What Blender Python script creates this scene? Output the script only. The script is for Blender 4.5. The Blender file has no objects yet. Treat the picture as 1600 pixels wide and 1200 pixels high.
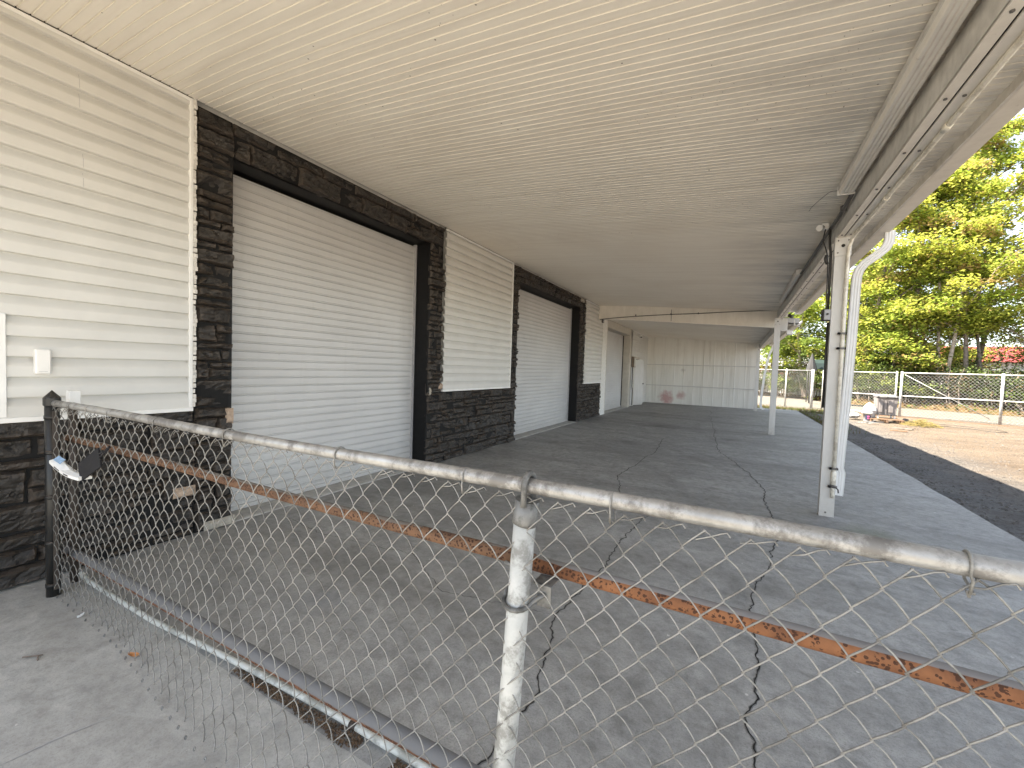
import bpy, math, random
from mathutils import Vector, Matrix, noise

random.seed(7)
sc = bpy.context.scene
col = sc.collection
R_ = math.radians

# ------------------------------------------------------------------ helpers
def tag(o, label=None, cat=None, group=None, kind=None):
    if label: o['label'] = label
    if cat: o['category'] = cat
    if group: o['group'] = group
    if kind: o['kind'] = kind
    return o

def thing(name, loc, label, cat, group=None):
    o = bpy.data.objects.new(name, None)
    o.empty_display_size = 0.1
    o.location = loc
    col.objects.link(o)
    return tag(o, label, cat, group)

def org_of(o):
    v = Vector((0, 0, 0))
    while o is not None:
        v += o.location
        o = o.parent
    return v

class MB:
    """collects shapes in world coordinates, links them as ONE mesh object"""
    def __init__(s):
        s.v = []; s.f = []; s.m = []; s.sm = []
    def add(s, vs, fs, mi=0, smooth=False):
        b = len(s.v)
        s.v.extend([tuple(p) for p in vs])
        for f in fs:
            s.f.append([i + b for i in f]); s.m.append(mi); s.sm.append(smooth)
    def box(s, x0, y0, z0, x1, y1, z1, mi=0, b=0.0):
        if b <= 0:
            vs = [(x0,y0,z0),(x1,y0,z0),(x1,y1,z0),(x0,y1,z0),(x0,y0,z1),(x1,y0,z1),(x1,y1,z1),(x0,y1,z1)]
            fs = [(0,3,2,1),(4,5,6,7),(0,1,5,4),(1,2,6,5),(2,3,7,6),(3,0,4,7)]
            s.add(vs, fs, mi); return
        # chamfered box: 24 verts
        X = (x0, x1); Y = (y0, y1); Z = (z0, z1)
        vs = []; idx = {}
        for i in (0,1):
            for j in (0,1):
                for k in (0,1):
                    sx = b if i == 0 else -b; sy = b if j == 0 else -b; sz = b if k == 0 else -b
                    for a, p in (('x',(X[i],Y[j]+sy,Z[k]+sz)),('y',(X[i]+sx,Y[j],Z[k]+sz)),('z',(X[i]+sx,Y[j]+sy,Z[k]))):
                        idx[(i,j,k,a)] = len(vs); vs.append(p)
        fs = []
        for i in (0,1):
            q = [idx[(i,0,0,'x')],idx[(i,1,0,'x')],idx[(i,1,1,'x')],idx[(i,0,1,'x')]]
            fs.append(q if i else q[::-1])
            q = [idx[(0,i,0,'y')],idx[(1,i,0,'y')],idx[(1,i,1,'y')],idx[(0,i,1,'y')]]
            fs.append(q[::-1] if i else q)
            q = [idx[(0,0,i,'z')],idx[(1,0,i,'z')],idx[(1,1,i,'z')],idx[(0,1,i,'z')]]
            fs.append(q if i else q[::-1])
        for i in (0,1):
            for j in (0,1):
                fs.append([idx[(i,j,0,'x')],idx[(i,j,1,'x')],idx[(i,j,1,'y')],idx[(i,j,0,'y')]])
                fs.append([idx[(i,0,j,'x')],idx[(i,1,j,'x')],idx[(i,1,j,'z')],idx[(i,0,j,'z')]])
                fs.append([idx[(0,i,j,'y')],idx[(1,i,j,'y')],idx[(1,i,j,'z')],idx[(0,i,j,'z')]])
                for k in (0,1):
                    fs.append([idx[(i,j,k,'x')],idx[(i,j,k,'y')],idx[(i,j,k,'z')]])
        s.add(vs, fs, mi)
    def obox(s, c, ax, ay, az, hx, hy, hz, mi=0):
        c = Vector(c); ax = Vector(ax).normalized()*hx; ay = Vector(ay).normalized()*hy; az = Vector(az).normalized()*hz
        vs = [c + ax*i + ay*j + az*k for k in (-1,1) for j in (-1,1) for i in (-1,1)]
        s.add(vs, [(0,2,3,1),(4,5,7,6),(0,1,5,4),(1,3,7,5),(3,2,6,7),(2,0,4,6)], mi)
    def tube(s, pts, r, n=8, mi=0, cap=True, smooth=True, ref=None, flat=1.0):
        pts = [Vector(p) for p in pts]
        m = len(pts)
        if m < 2: return
        rr = r if isinstance(r, (list, tuple)) else [r]*m
        base = len(s.v)
        t0 = (pts[1]-pts[0]).normalized()
        a = Vector(ref) if ref else (Vector((0,0,1)) if abs(t0.z) < .9 else Vector((1,0,0)))
        a = (a - t0*a.dot(t0)).normalized()
        for i in range(m):
            if i == 0: t = pts[1]-pts[0]
            elif i == m-1: t = pts[-1]-pts[-2]
            else: t = (pts[i+1]-pts[i]).normalized() + (pts[i]-pts[i-1]).normalized()
            if t.length < 1e-9: t = t0
            t = t.normalized()
            q = a - t*a.dot(t)
            if q.length > 1e-5: a = q.normalized()
            bb = t.cross(a)
            for k in range(n):
                w = 2*math.pi*k/n
                p = pts[i] + (a*math.cos(w) + bb*math.sin(w)*flat)*rr[i]
                s.v.append((p.x, p.y, p.z))
        for i in range(m-1):
            for k in range(n):
                k2 = (k+1) % n
                s.f.append([base+i*n+k, base+i*n+k2, base+(i+1)*n+k2, base+(i+1)*n+k]); s.m.append(mi); s.sm.append(smooth)
        if cap:
            s.f.append([base+k for k in range(n)][::-1]); s.m.append(mi); s.sm.append(False)
            s.f.append([base+(m-1)*n+k for k in range(n)]); s.m.append(mi); s.sm.append(False)
    def lathe(s, c, prof, n=16, mi=0, smooth=True):
        c = Vector(c); base = len(s.v)
        for r, z in prof:
            for k in range(n):
                w = 2*math.pi*k/n
                s.v.append((c.x+r*math.cos(w), c.y+r*math.sin(w), c.z+z))
        for i in range(len(prof)-1):
            for k in range(n):
                k2 = (k+1) % n
                s.f.append([base+i*n+k, base+i*n+k2, base+(i+1)*n+k2, base+(i+1)*n+k]); s.m.append(mi); s.sm.append(smooth)
    def extr(s, prof, axis, a, b, mi=0, smooth=False, close=False):
        """profile of 2-D points swept along axis 'x' or 'y' from a to b; prof gives the other two coordinates"""
        n = len(prof); vs = []
        for t in (a, b):
            for p, q in prof:
                vs.append((t, p, q) if axis == 'x' else ((p, t, q) if axis == 'y' else (p, q, t)))
        fs = [(i, i+1, n+i+1, n+i) for i in range(n-1)]
        if close:
            fs.append((n-1, 0, n, 2*n-1)); fs.append(tuple(range(n))[::-1]); fs.append(tuple(range(n, 2*n)))
        s.add(vs, fs, mi, smooth)
    def build(s, name, mats, parent=None, label=None):
        me = bpy.data.meshes.new(name)
        o = bpy.data.objects.new(name, me)
        g = org_of(parent) if parent else Vector((0,0,0))
        vs = [(p[0]-g.x, p[1]-g.y, p[2]-g.z) for p in s.v] if parent else s.v
        me.from_pydata(vs, [], s.f)
        if not isinstance(mats, (list, tuple)): mats = [mats]
        for m in mats: me.materials.append(m)
        me.polygons.foreach_set('material_index', s.m)
        me.polygons.foreach_set('use_smooth', s.sm)
        me.update()
        col.objects.link(o)
        if parent: o.parent = parent
        if label: o['label'] = label
        return o

def nz(x, y, z=0.0): return noise.noise(Vector((x, y, z)))
def fbm(x, y, z=0.0, o=4): return noise.fractal(Vector((x, y, z)), 1.0, 2.0, o)

# ------------------------------------------------------------------ materials
class G:
    def __init__(s, name):
        s.mat = bpy.data.materials.new(name); s.mat.use_nodes = True
        s.t = s.mat.node_tree; s.t.nodes.clear()
        s.out = s.n('ShaderNodeOutputMaterial'); s.b = s.n('ShaderNodeBsdfPrincipled')
        s.l(s.b.outputs[0], s.out.inputs['Surface'])
    def n(s, typ, **kw):
        x = s.t.nodes.new(typ)
        for k, v in kw.items(): setattr(x, k, v)
        return x
    def l(s, a, b): s.t.links.new(a, b)
    def coord(s, kind='Object', scale=(1,1,1), loc=(0,0,0)):
        mp = s.n('ShaderNodeMapping')
        if kind == 'Pos':
            g = s.n('ShaderNodeNewGeometry'); s.l(g.outputs['Position'], mp.inputs['Vector'])
        else:
            c = s.n('ShaderNodeTexCoord'); s.l(c.outputs[kind], mp.inputs['Vector'])
        mp.inputs['Scale'].default_value = scale; mp.inputs['Location'].default_value = loc
        return mp.outputs[0]
    def noise(s, vec, scale, detail=6, rough=.55, dist=0):
        x = s.n('ShaderNodeTexNoise'); s.l(vec, x.inputs['Vector'])
        x.inputs['Scale'].default_value = scale; x.inputs['Detail'].default_value = detail
        x.inputs['Roughness'].default_value = rough; x.inputs['Distortion'].default_value = dist
        return x.outputs['Fac']
    def voro(s, vec, scale, feature='F1', out='Distance', rnd=1):
        x = s.n('ShaderNodeTexVoronoi', feature=feature); s.l(vec, x.inputs['Vector'])
        x.inputs['Scale'].default_value = scale; x.inputs['Randomness'].default_value = rnd
        return x.outputs[out]
    def ramp(s, fac, stops, interp='LINEAR'):
        x = s.n('ShaderNodeValToRGB'); s.l(fac, x.inputs[0]); cr = x.color_ramp; cr.interpolation = interp
        while len(cr.elements) < len(stops): cr.elements.new(0.5)
        for e, (p, c) in zip(cr.elements, stops):
            e.position = p
            e.color = (c, c, c, 1) if isinstance(c, (int, float)) else (c[0], c[1], c[2], 1)
        return x.outputs[0]
    def mix(s, fac, a, b, mode='MIX'):
        x = s.n('ShaderNodeMix', data_type='RGBA', blend_type=mode)
        for v, sock in ((fac, x.inputs[0]), (a, x.inputs[6]), (b, x.inputs[7])):
            if isinstance(v, bpy.types.NodeSocket): s.l(v, sock)
            elif isinstance(v, (int, float)): sock.default_value = v if sock == x.inputs[0] else (v, v, v, 1)
            else: sock.default_value = (v[0], v[1], v[2], 1)
        return x.outputs[2]
    def math(s, op, a, b=0.0, c=None):
        x = s.n('ShaderNodeMath', operation=op)
        for i, v in enumerate((a, b, c)):
            if v is None: continue
            if isinstance(v, bpy.types.NodeSocket): s.l(v, x.inputs[i])
            else: x.inputs[i].default_value = v
        return x.outputs[0]
    def sep(s, vec):
        x = s.n('ShaderNodeSeparateXYZ'); s.l(vec, x.inputs[0]); return x.outputs
    def bump(s, h, strength=.3, dist=.01):
        x = s.n('ShaderNodeBump'); x.inputs['Strength'].default_value = strength; x.inputs['Distance'].default_value = dist
        s.l(h, x.inputs['Height']); s.l(x.outputs[0], s.b.inputs['Normal'])
    def fin(s, color=None, rough=.6, metal=0.0, spec=.5):
        for v, k in ((color, 'Base Color'), (rough, 'Roughness'), (metal, 'Metallic'), (spec, 'Specular IOR Level')):
            if v is None: continue
            if isinstance(v, bpy.types.NodeSocket): s.l(v, s.b.inputs[k])
            elif k == 'Base Color': s.b.inputs[k].default_value = (v[0], v[1], v[2], 1)
            else: s.b.inputs[k].default_value = v
        return s.mat

def simple(name, c, rough=.6, metal=0, var=.15, scale=8, bump=.15, bdist=.004, spec=.5, kind='Object'):
    g = G(name); v = g.coord(kind)
    f = g.noise(v, scale, 8, .6)
    d = tuple(x*(1-var) for x in c); e = tuple(min(1, x*(1+var)) for x in c)
    cc = g.ramp(f, [(.3, d), (.7, e)])
    g.bump(g.noise(v, scale*6, 4, .6), bump, bdist)
    return g.fin(cc, rough, metal, spec)

M = {}
M['siding'] = simple('vinyl_siding', (.62,.615,.585), .5, 0, .045, 3, .08, .002)
def m_ceiling():
    g = G('soffit_vinyl'); v = g.coord('Pos')
    st = g.noise(g.coord('Pos', (.55, 16, 1)), 1.0, 6, .6)          # streaks along the planks
    lg = g.noise(v, .7, 4, .5)
    c = g.ramp(st, [(.25, (.69,.65,.58)), (.5, (.77,.735,.665)), (.75, (.80,.77,.70))])
    c = g.mix(g.ramp(lg, [(.45, 0), (.75, .3)]), c, (.55,.48,.39))
    # fly specks
    vo = g.voro(v, 9, out='Distance'); mk = g.noise(g.coord('Pos', (1,1,1), (3,5,0)), .9, 3, .5)
    sp = g.math('MULTIPLY', g.math('LESS_THAN', vo, .055), g.math('GREATER_THAN', mk, .53))
    vo2 = g.voro(g.coord('Pos', (1,1,1), (7,2,0)), 22); mk2 = g.noise(g.coord('Pos', (1,1,1), (1,9,0)), 1.1, 3, .5)
    sp2 = g.math('MULTIPLY', g.math('LESS_THAN', vo2, .075), g.math('GREATER_THAN', mk2, .56))
    c = g.mix(g.math('MULTIPLY', g.math('MAXIMUM', sp, sp2), .75), c, (.08,.06,.05))
    # dark streaky patches, stronger towards the beam side
    x = g.sep(v)[0]
    md = g.math('MULTIPLY', g.ramp(g.math('DIVIDE', x, 6.0), [(.60, 0), (.80, 1)]), g.ramp(g.noise(g.coord('Pos', (.8, 3, 1), (2,1,0)), 1.1, 6, .65), [(.42, 0), (.64, .5)]))
    c = g.mix(md, c, (.24,.23,.22))
    g.bump(g.noise(g.coord('Pos', (1, 6, 1)), 14, 3, .5), .06, .003)
    return g.fin(c, .5)
M['ceiling'] = m_ceiling()
def m_stone():
    g = G('black_painted_stone'); v = g.coord('Pos')
    f = g.noise(v, 7, 8, .65); f2 = g.noise(v, 38, 6, .7)
    c = g.ramp(f, [(.3, (.014,.0125,.0115)), (.55, (.027,.023,.0195)), (.8, (.054,.044,.035))])
    c = g.mix(g.ramp(f2, [(.62, 0), (.78, .35)]), c, (.10,.085,.07))
    ge = g.n('ShaderNodeNewGeometry'); c = g.mix(g.ramp(ge.outputs['Pointiness'], [(.52, 0), (.61, .5)]), c, (.115,.086,.062)); c = g.mix(g.ramp(ge.outputs['Pointiness'], [(.40, .8), (.48, 0)]), c, (.006,.006,.006))
    h = g.math('ADD', g.math('MULTIPLY', f2, .6), g.noise(v, 90, 4, .7))
    g.bump(h, .55, .012)
    return g.fin(c, g.ramp(f2, [(.3,.34),(.7,.62)]), 0, .5)
M['stone'] = m_stone()
M['stone_bare'] = simple('bare_tan_stone', (.42,.32,.24), .85, 0, .3, 25, .6, .006)
M['stone_pale'] = simple('pale_chipped_stone', (.36,.335,.285), .85, 0, .2, 25, .5, .006)
M['black'] = simple('black_painted_board', (.005,.005,.0055), .55, 0, .4, 14, .25, .004, .3)
M['mortar'] = simple('black_mortar', (.006,.006,.006), .9, 0, .3, 14, .2)
def m_door():
    g = G('galvanised_white_curtain'); v = g.coord('Pos', (1, .5, 1))
    f = g.noise(v, 1.3, 5, .6)
    c = g.ramp(f, [(.3, (.50,.50,.497)), (.7, (.585,.585,.58))])
    sp = g.math('LESS_THAN', g.voro(g.coord('Pos', (1,1,1), (1,2,3)), 3.1), .022)
    c = g.mix(g.math('MULTIPLY', sp, .6), c, (.25,.23,.20))
    zz = g.sep(g.coord('Pos'))[2]
    c = g.mix(g.math('MULTIPLY', g.ramp(zz, [(.0, .75), (.5, 0)]), g.noise(g.coord('Pos', (1,2,1)), 5, 7, .7)), c, (.33,.31,.28))
    c = g.mix(g.ramp(g.noise(g.coord('Pos', (1, 5, .5)), 2.2, 7, .65), [(.55, 0), (.75, .22)]), c, (.42,.41,.38))
    g.bump(g.noise(g.coord('Pos', (1, 1.2, .5)), 4.0, 4, .5), .14, .02)
    return g.fin(c, .38, 0.0, .5)
M['door'] = m_door()
M['trim'] = simple('white_trim', (.78,.78,.76), .45, 0, .06, 6, .1, .002)
M['caulk'] = simple('cracked_caulk', (.70,.68,.64), .85, 0, .25, 40, .7, .006)
M['gapdark'] = simple('dark_gap', (.02,.018,.016), .9, 0, .2, 5, 0)
def m_slab(name, c0, c1, dark, moss=None, stain=.6):
    g = G(name); v = g.coord('Pos')
    a = g.noise(g.coord('Pos', (.35, 1.4, 1)), 1.6, 9, .62); b = g.noise(v, 14, 8, .7); d = g.noise(v, 90, 4, .7)
    c = g.ramp(a, [(.28, c0), (.72, c1)])
    c = g.mix(g.ramp(g.noise(g.coord('Pos', (.25, .9, 1), (4,2,0)), .8, 7, .65), [(.5, 0), (.68, stain)]), c, dark)
    c = g.mix(g.ramp(b, [(.32, .5), (.56, 0)]), c, dark)
    c = g.mix(g.ramp(g.noise(g.coord('Pos', (1,1,1), (5,1,0)), 5.5, 10, .75, .6), [(.34, .5), (.5, 0)]), c, dark)
    c = g.mix(g.ramp(d, [(.30, .55), (.5, 0)]), c, dark)
    c = g.mix(g.ramp(g.noise(g.coord('Pos', (.5,.8,1), (7,7,0)), 3.2, 10, .72, .8), [(.52, 0), (.75, .45)]), c, tuple(min(1, x*1.35) for x in c1))
    c = g.mix(g.ramp(g.noise(g.coord('Pos', (1,1,1), (2,9,0)), 240, 3, .6), [(.3, .4), (.5, 0), (.7, 0)]), c, dark)
    sp = g.math('LESS_THAN', g.voro(v, 6.5), .05)
    c = g.mix(g.math('MULTIPLY', sp, g.math('GREATER_THAN', b, .52)), c, (.55,.53,.50))
    for (tx, ty, tr, tw) in ((-3.2,3.0,7.3,.11),(-3.2,3.0,8.9,.11),(11.5,14.0,8.4,.12),(11.5,14.0,9.9,.12),(9.0,-2.0,7.2,.10)):
        vm = g.n('ShaderNodeVectorMath', operation='DISTANCE'); g.l(g.coord('Pos'), vm.inputs[0]); vm.inputs[1].default_value = (tx, ty, 0)
        q = g.math('ABSOLUTE', g.math('SUBTRACT', vm.outputs['Value'], tr))
        c = g.mix(g.math('MULTIPLY', g.ramp(g.math('DIVIDE', q, tw), [(.45, .55), (1.0, 0)]), g.ramp(g.noise(g.coord('Pos', (1,1,1), (tx,ty,0)), 2.3, 9, .72), [(.42, 0), (.66, .75)])), c, dark)
    if moss:
        for (mx, my, mr, mc) in moss:
            vm = g.n('ShaderNodeVectorMath', operation='DISTANCE'); g.l(g.coord('Pos'), vm.inputs[0]); vm.inputs[1].default_value = (mx, my, 0)
            q = g.math('SUBTRACT', g.math('SUBTRACT', 1.0, g.math('DIVIDE', vm.outputs['Value'], mr)), g.math('MULTIPLY', g.noise(v, 2.6, 9, .75), 1.15))
            c = g.mix(g.ramp(q, [(-.05 if False else .02, 0), (.5, .5)]), c, mc)
    g.bump(g.math('ADD', b, g.math('MULTIPLY', d, .5)), .16, .006)
    ro = g.ramp(a, [(.3, .62), (.7, .8)])
    return g.fin(c, ro, 0, .35)
M['slab'] = m_slab('porch_concrete', (.27,.267,.254), (.41,.405,.385), (.125,.122,.113),
                   [(5.35,5.35,.75,(.10,.11,.045)), (1.75,1.75,.5,(.13,.14,.155)), (2.2,12.6,1.9,(.06,.058,.054)), (2.0,9.2,.8,(.09,.087,.08)), (4.0,11.2,.7,(.10,.097,.09)), (1.3,16.5,1.2,(.08,.077,.07)), (3.4,6.9,.6,(.12,.118,.11)), (.9,5.6,.7,(.10,.098,.092))])
M['apron'] = m_slab('apron_concrete', (.40,.39,.36), (.54,.53,.49), (.22,.213,.195), None, .5)
M['crack'] = simple('crack_dirt', (.012,.011,.010), .95, 0, .3, 30, 0)
M['crackdust'] = simple('chipped_crack_edge', (.17,.167,.157), .95, 0, .35, 40, .4, .004)
M['scratch'] = simple('pale_scratch', (.42,.41,.40), .9, 0, .1, 30, 0)
M['sill'] = simple('sill_concrete', (.40,.39,.365), .85, 0, .2, 9, .4, .005)
def m_ground():
    g = G('yard_gravel'); v = g.coord('Pos'); x, y, z = g.sep(v)
    n1 = g.noise(v, 1.1, 8, .65); n2 = g.noise(v, 22, 8, .75); n3 = g.noise(g.coord('Pos', (.5,1.6,1)), .8, 7, .65)
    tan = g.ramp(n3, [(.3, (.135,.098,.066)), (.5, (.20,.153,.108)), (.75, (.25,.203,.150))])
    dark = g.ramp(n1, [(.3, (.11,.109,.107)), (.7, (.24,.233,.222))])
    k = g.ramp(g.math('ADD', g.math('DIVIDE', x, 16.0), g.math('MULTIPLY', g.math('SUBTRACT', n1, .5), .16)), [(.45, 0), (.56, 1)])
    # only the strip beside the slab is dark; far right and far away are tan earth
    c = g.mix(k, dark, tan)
    road = g.ramp(n1, [(.3, (.185,.168,.14)), (.7, (.235,.218,.187))])
    ry = g.math('ADD', y, g.math('MULTIPLY', x, .42))
    c = g.mix(g.ramp(g.math('DIVIDE', g.math('ADD', ry, g.math('MULTIPLY', n1, 1.2)), 60.0), [(.478, 0), (.492, 1)]), c, road)
    c = g.mix(g.ramp(g.math('MULTIPLY', g.math('ADD', y, .4), -1.0), [(0, 0), (.3, 1)]), c, g.ramp(n3, [(.3, (.42,.36,.28)), (.7, (.54,.47,.38))]))  # ground behind the camera set paler, out of view, to bounce light inwards
    # rusty leaf drift against the far fence
    lf = g.math('ABSOLUTE', g.math('SUBTRACT', ry, 28.2))
    c = g.mix(g.math('MULTIPLY', g.ramp(lf, [(.25, 1), (.55, 0)]), g.ramp(n2, [(.4, .3), (.6, 1)])), c, (.20,.10,.05))
    c = g.mix(g.ramp(n2, [(.38, .65), (.52, 0)]), c, (.045,.042,.038))
    c = g.mix(g.ramp(g.noise(v, 60, 5, .7), [(.55, 0), (.66, .42)]), c, (.34,.31,.27))
    c = g.mix(g.ramp(g.noise(g.coord('Pos', (.4,1.5,1), (3,3,0)), 2.0, 8, .7), [(.5, 0), (.7, .5)]), c, (.10,.075,.055))
    g.bump(g.math('ADD', n2, g.noise(v, 70, 5, .7)), .9, .06)
    return g.fin(c, .92, 0, .2)
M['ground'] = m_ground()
def m_bank():
    g = G('leaf_bank'); v = g.coord('Pos'); n1 = g.noise(v, 2.2, 8, .7); n2 = g.noise(v, 30, 6, .75)
    c = g.ramp(n1, [(.3, (.10,.058,.03)), (.5, (.15,.10,.045)), (.62, (.055,.062,.02)), (.8, (.10,.10,.035))])
    c = g.mix(g.ramp(n2, [(.3, .6), (.6, 0)]), c, (.04,.03,.02))
    g.bump(n2, .8, .05)
    return g.fin(c, .95, 0, .1)
M['bank'] = m_bank()
M['pebble'] = simple('grey_pebbles', (.10,.092,.082), .9, 0, .5, .9, .2, .004, .3, 'Pos')
def m_galv(name, a, b, dirt, rough=.45, metal=.35):
    g = G(name); v = g.coord('Pos'); f = g.noise(v, 16, 8, .7); f2 = g.noise(g.coord('Pos', (1,1,1), (4,4,4)), 9, 9, .72)
    c = g.ramp(f, [(.35, a), (.65, b)])
    c = g.mix(g.ramp(f2, [(.48, 0), (.58, .85)]), c, dirt)
    g.bump(g.noise(v, 120, 4, .6), .15, .001)
    return g.fin(c, g.ramp(f2, [(.4, rough), (.7, rough+.3)]), metal)
M['rail'] = m_galv('weathered_galvanised_rail', (.27,.265,.25), (.40,.395,.38), (.15,.142,.132), .40, .45)
M['wire'] = m_galv('galvanised_wire', (.215,.21,.195), (.30,.292,.272), (.14,.134,.12), .45, .3)
M['wire_far'] = simple('far_wire', (.34,.335,.32), .5, .2, .1, 4, 0)
M['postwhite'] = m_galv('silver_painted_post', (.40,.405,.385), (.49,.49,.465), (.21,.205,.185), .55, .1)
M['cast'] = m_galv('cast_aluminium', (.15,.15,.144), (.22,.22,.212), (.08,.078,.072), .5, .5)
M['blackpost'] = simple('black_coated_post', (.022,.022,.021), .38, .2, .35, 10, .15, .002)
M['darkrail'] = simple('brown_dark_post', (.045,.035,.028), .6, .1, .4, 10, .3)
def m_rust(name, orange, brown, grey, greytop):
    g = G(name); v = g.coord('Pos'); f = g.noise(v, 9, 8, .65)
    c = g.ramp(f, [(.3, brown), (.55, orange), (.8, tuple(min(1, x*1.25) for x in orange))])
    vo = g.voro(g.coord('Pos', (1,1,1)), 105, rnd=1); pk = g.noise(v, 42, 6, .65)
    pit = g.math('MULTIPLY', g.math('LESS_THAN', vo, .43), g.math('GREATER_THAN', pk, .46))
    c = g.mix(g.math('MULTIPLY', pit, .85), c, (.035,.014,.008))
    # grey over the upward faces, edge broken by noise
    zz = g.sep(g.coord('Pos'))[2]
    geo = g.n('ShaderNodeNewGeometry'); nzv = g.sep(geo.outputs['Normal'])[2]
    k = g.math('ADD', nzv, g.math('MULTIPLY', g.math('SUBTRACT', g.noise(v, 5, 7, .65), .5), greytop[1]))
    c = g.mix(g.ramp(k, [(greytop[0], 0), (greytop[0]+.06, 1)]), c, grey)
    g.bump(g.math('SUBTRACT', g.noise(v, 60, 5, .7), g.math('MULTIPLY', pit, .4)), .35, .002)
    return g.fin(c, .8, 0, .3)
M['rust'] = m_rust('rusted_pipe', (.215,.094,.042), (.105,.044,.023), (.19,.18,.175), (.70, .35))
M['rust2'] = m_rust('half_rusted_pipe', (.155,.085,.048), (.085,.047,.03), (.155,.135,.115), (.86, 1.7))
M['rust3'] = m_rust('grey_pipe_rust_line', (.17,.075,.04), (.10,.05,.03), (.155,.155,.157), (-.05, .9))
M['pvc'] = m_galv('white_plastic_pipe', (.52,.535,.495), (.61,.615,.57), (.28,.285,.255), .4, 0)
M['pvc_cream'] = m_galv('cream_plastic_pipe', (.68,.64,.54), (.78,.75,.66), (.50,.46,.38), .4, 0)
def m_white_steel(name, a=(.52,.51,.48), b=(.61,.60,.575)):
    g = G(name); v = g.coord('Pos', (1,1,.35)); f = g.noise(v, 7, 8, .65)
    c = g.ramp(f, [(.3, a), (.65, b)])
    c = g.mix(g.ramp(g.noise(g.coord('Pos', (1,1,1), (9,1,2)), 34, 6, .7), [(.62, 0), (.74, .6)]), c, (.36,.32,.27))
    z = g.sep(g.coord('Pos'))[2]
    c = g.mix(g.math('MULTIPLY', g.ramp(z, [(.0, .7), (.45, 0)]), g.noise(g.coord('Pos'), 22, 6, .7)), c, (.28,.25,.20))
    g.bump(f, .06, .003)
    return g.fin(c, .45)
M['steel'] = m_white_steel('white_painted_steel')
M['steel_warm'] = m_white_steel('cream_painted_steel', (.68,.645,.58), (.78,.745,.68))
M['beamgrey'] = simple('weathered_beam_paint', (.58,.56,.52), .6, 0, .2, 9, .2)
def m_endwall():
    g = G('dirty_white_panels'); v = g.coord('Pos')
    st = g.noise(g.coord('Pos', (3.2, 1, .18)), 1.4, 7, .65)
    c = g.ramp(st, [(.30, (.58,.56,.505)), (.46, (.74,.725,.67)), (.7, (.81,.80,.75))])
    big = g.noise(v, .9, 5, .6)
    c = g.mix(g.ramp(big, [(.55, 0), (.8, .3)]), c, (.42,.38,.31))
    for (px, pz, r, cc) in ((1.0,.30,.75,(.42,.10,.10)), (1.7,.45,.5,(.45,.22,.20)), (1.75,1.7,.30,(.48,.46,.44))):
        vm = g.n('ShaderNodeVectorMath', operation='DISTANCE'); g.l(v, vm.inputs[0]); vm.inputs[1].default_value = (px, 22.2, pz)
        q = g.math('SUBTRACT', g.math('SUBTRACT', 1.0, g.math('DIVIDE', vm.outputs['Value'], r)), g.math('MULTIPLY', g.noise(v, 6, 6, .7), .8))
        c = g.mix(g.ramp(q, [(.05, 0), (.35, .6)]), c, cc)
    g.bump(st, .1, .004)
    return g.fin(c, .55)
M['endwall'] = m_endwall()
M['brickwhite'] = simple('white_painted_block', (.72,.71,.67), .7, 0, .12, 12, .5, .004)
M['beige'] = simple('beige_frame_paint', (.50,.47,.41), .55, 0, .1, 6, .1)
M['brown'] = simple('brown_box_paint', (.20,.16,.12), .6, 0, .2, 8, .1)
M['whiteplastic'] = simple('white_plastic', (.76,.75,.72), .35, 0, .04, 10, .05, .001)
M['darkcable'] = simple('dark_cable', (.03,.028,.026), .5, 0, .2, 10, .05)
M['greybox'] = simple('grey_enclosure', (.36,.36,.37), .45, 0, .12, 14, .1)
M['conduit'] = simple('dull_conduit', (.13,.125,.12), .5, .4, .2, 9, .1)
M['greyplastic'] = simple('grey_plastic', (.19,.175,.17), .55, 0, .12, 5, .1)
M['lidplastic'] = simple('pale_lid', (.20,.20,.20), .5, 0, .12, 5, .1)
M['wood'] = simple('weathered_wood', (.18,.11,.065), .85, 0, .3, 12, .5, .004)
M['woodgrey'] = simple('grey_board', (.16,.14,.12), .9, 0, .3, 12, .5, .004)
M['straw'] = simple('yellow_straw', (.19,.15,.045), .9, 0, .35, 30, .3)
M['pink'] = simple('pink_print', (.62,.10,.24), .5, 0, .1, 10, 0)
M['navy'] = simple('navy_print', (.03,.03,.07), .5, 0, .1, 10, 0)
M['bag'] = simple('white_film', (.40,.405,.41), .35, 0, .12, 10, .2)
M['litter'] = simple('brown_leaf_litter', (.13,.085,.05), .95, 0, .55, 35, .5, .004)
M['leafdry'] = simple('dry_orange_leaf', (.50,.22,.07), .7, 0, .3, 40, .3, .002)
M['paper'] = simple('white_paper', (.75,.75,.73), .7, 0, .06, 20, .1, .001)
M['blueprint'] = simple('pale_blue_print', (.25,.38,.55), .6, 0, .3, 60, 0)
M['blackfabric'] = simple('black_fabric', (.007,.007,.009), .95, 0, .3, 90, .3, .001)
M['bark'] = simple('grey_brown_bark', (.20,.16,.13), .9, 0, .35, 9, .6, .02)
M['barkpale'] = simple('pale_bark', (.34,.28,.23), .9, 0, .3, 9, .6, .02)
M['picket'] = simple('weathered_white_paint', (.34,.335,.31), .8, 0, .2, 6, .2)
M['redroof'] = simple('red_roof_metal', (.30,.045,.045), .6, 0, .15, 2, .1)
M['whitewall'] = simple('white_house_wall', (.42,.415,.40), .7, 0, .08, 2, .1)
M['orangewall'] = simple('terracotta_wall', (.42,.19,.10), .8, 0, .2, 2, .1)
M['darkgreen'] = simple('dark_green_canvas', (.006,.02,.019), .7, 0, .3, 5, .2)
M['windowdark'] = simple('dark_window', (.02,.022,.025), .15, 0, .1, 2, 0)
M['roofing'] = simple('grey_roof_metal', (.40,.40,.40), .5, .3, .1, 3, .1)
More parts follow.
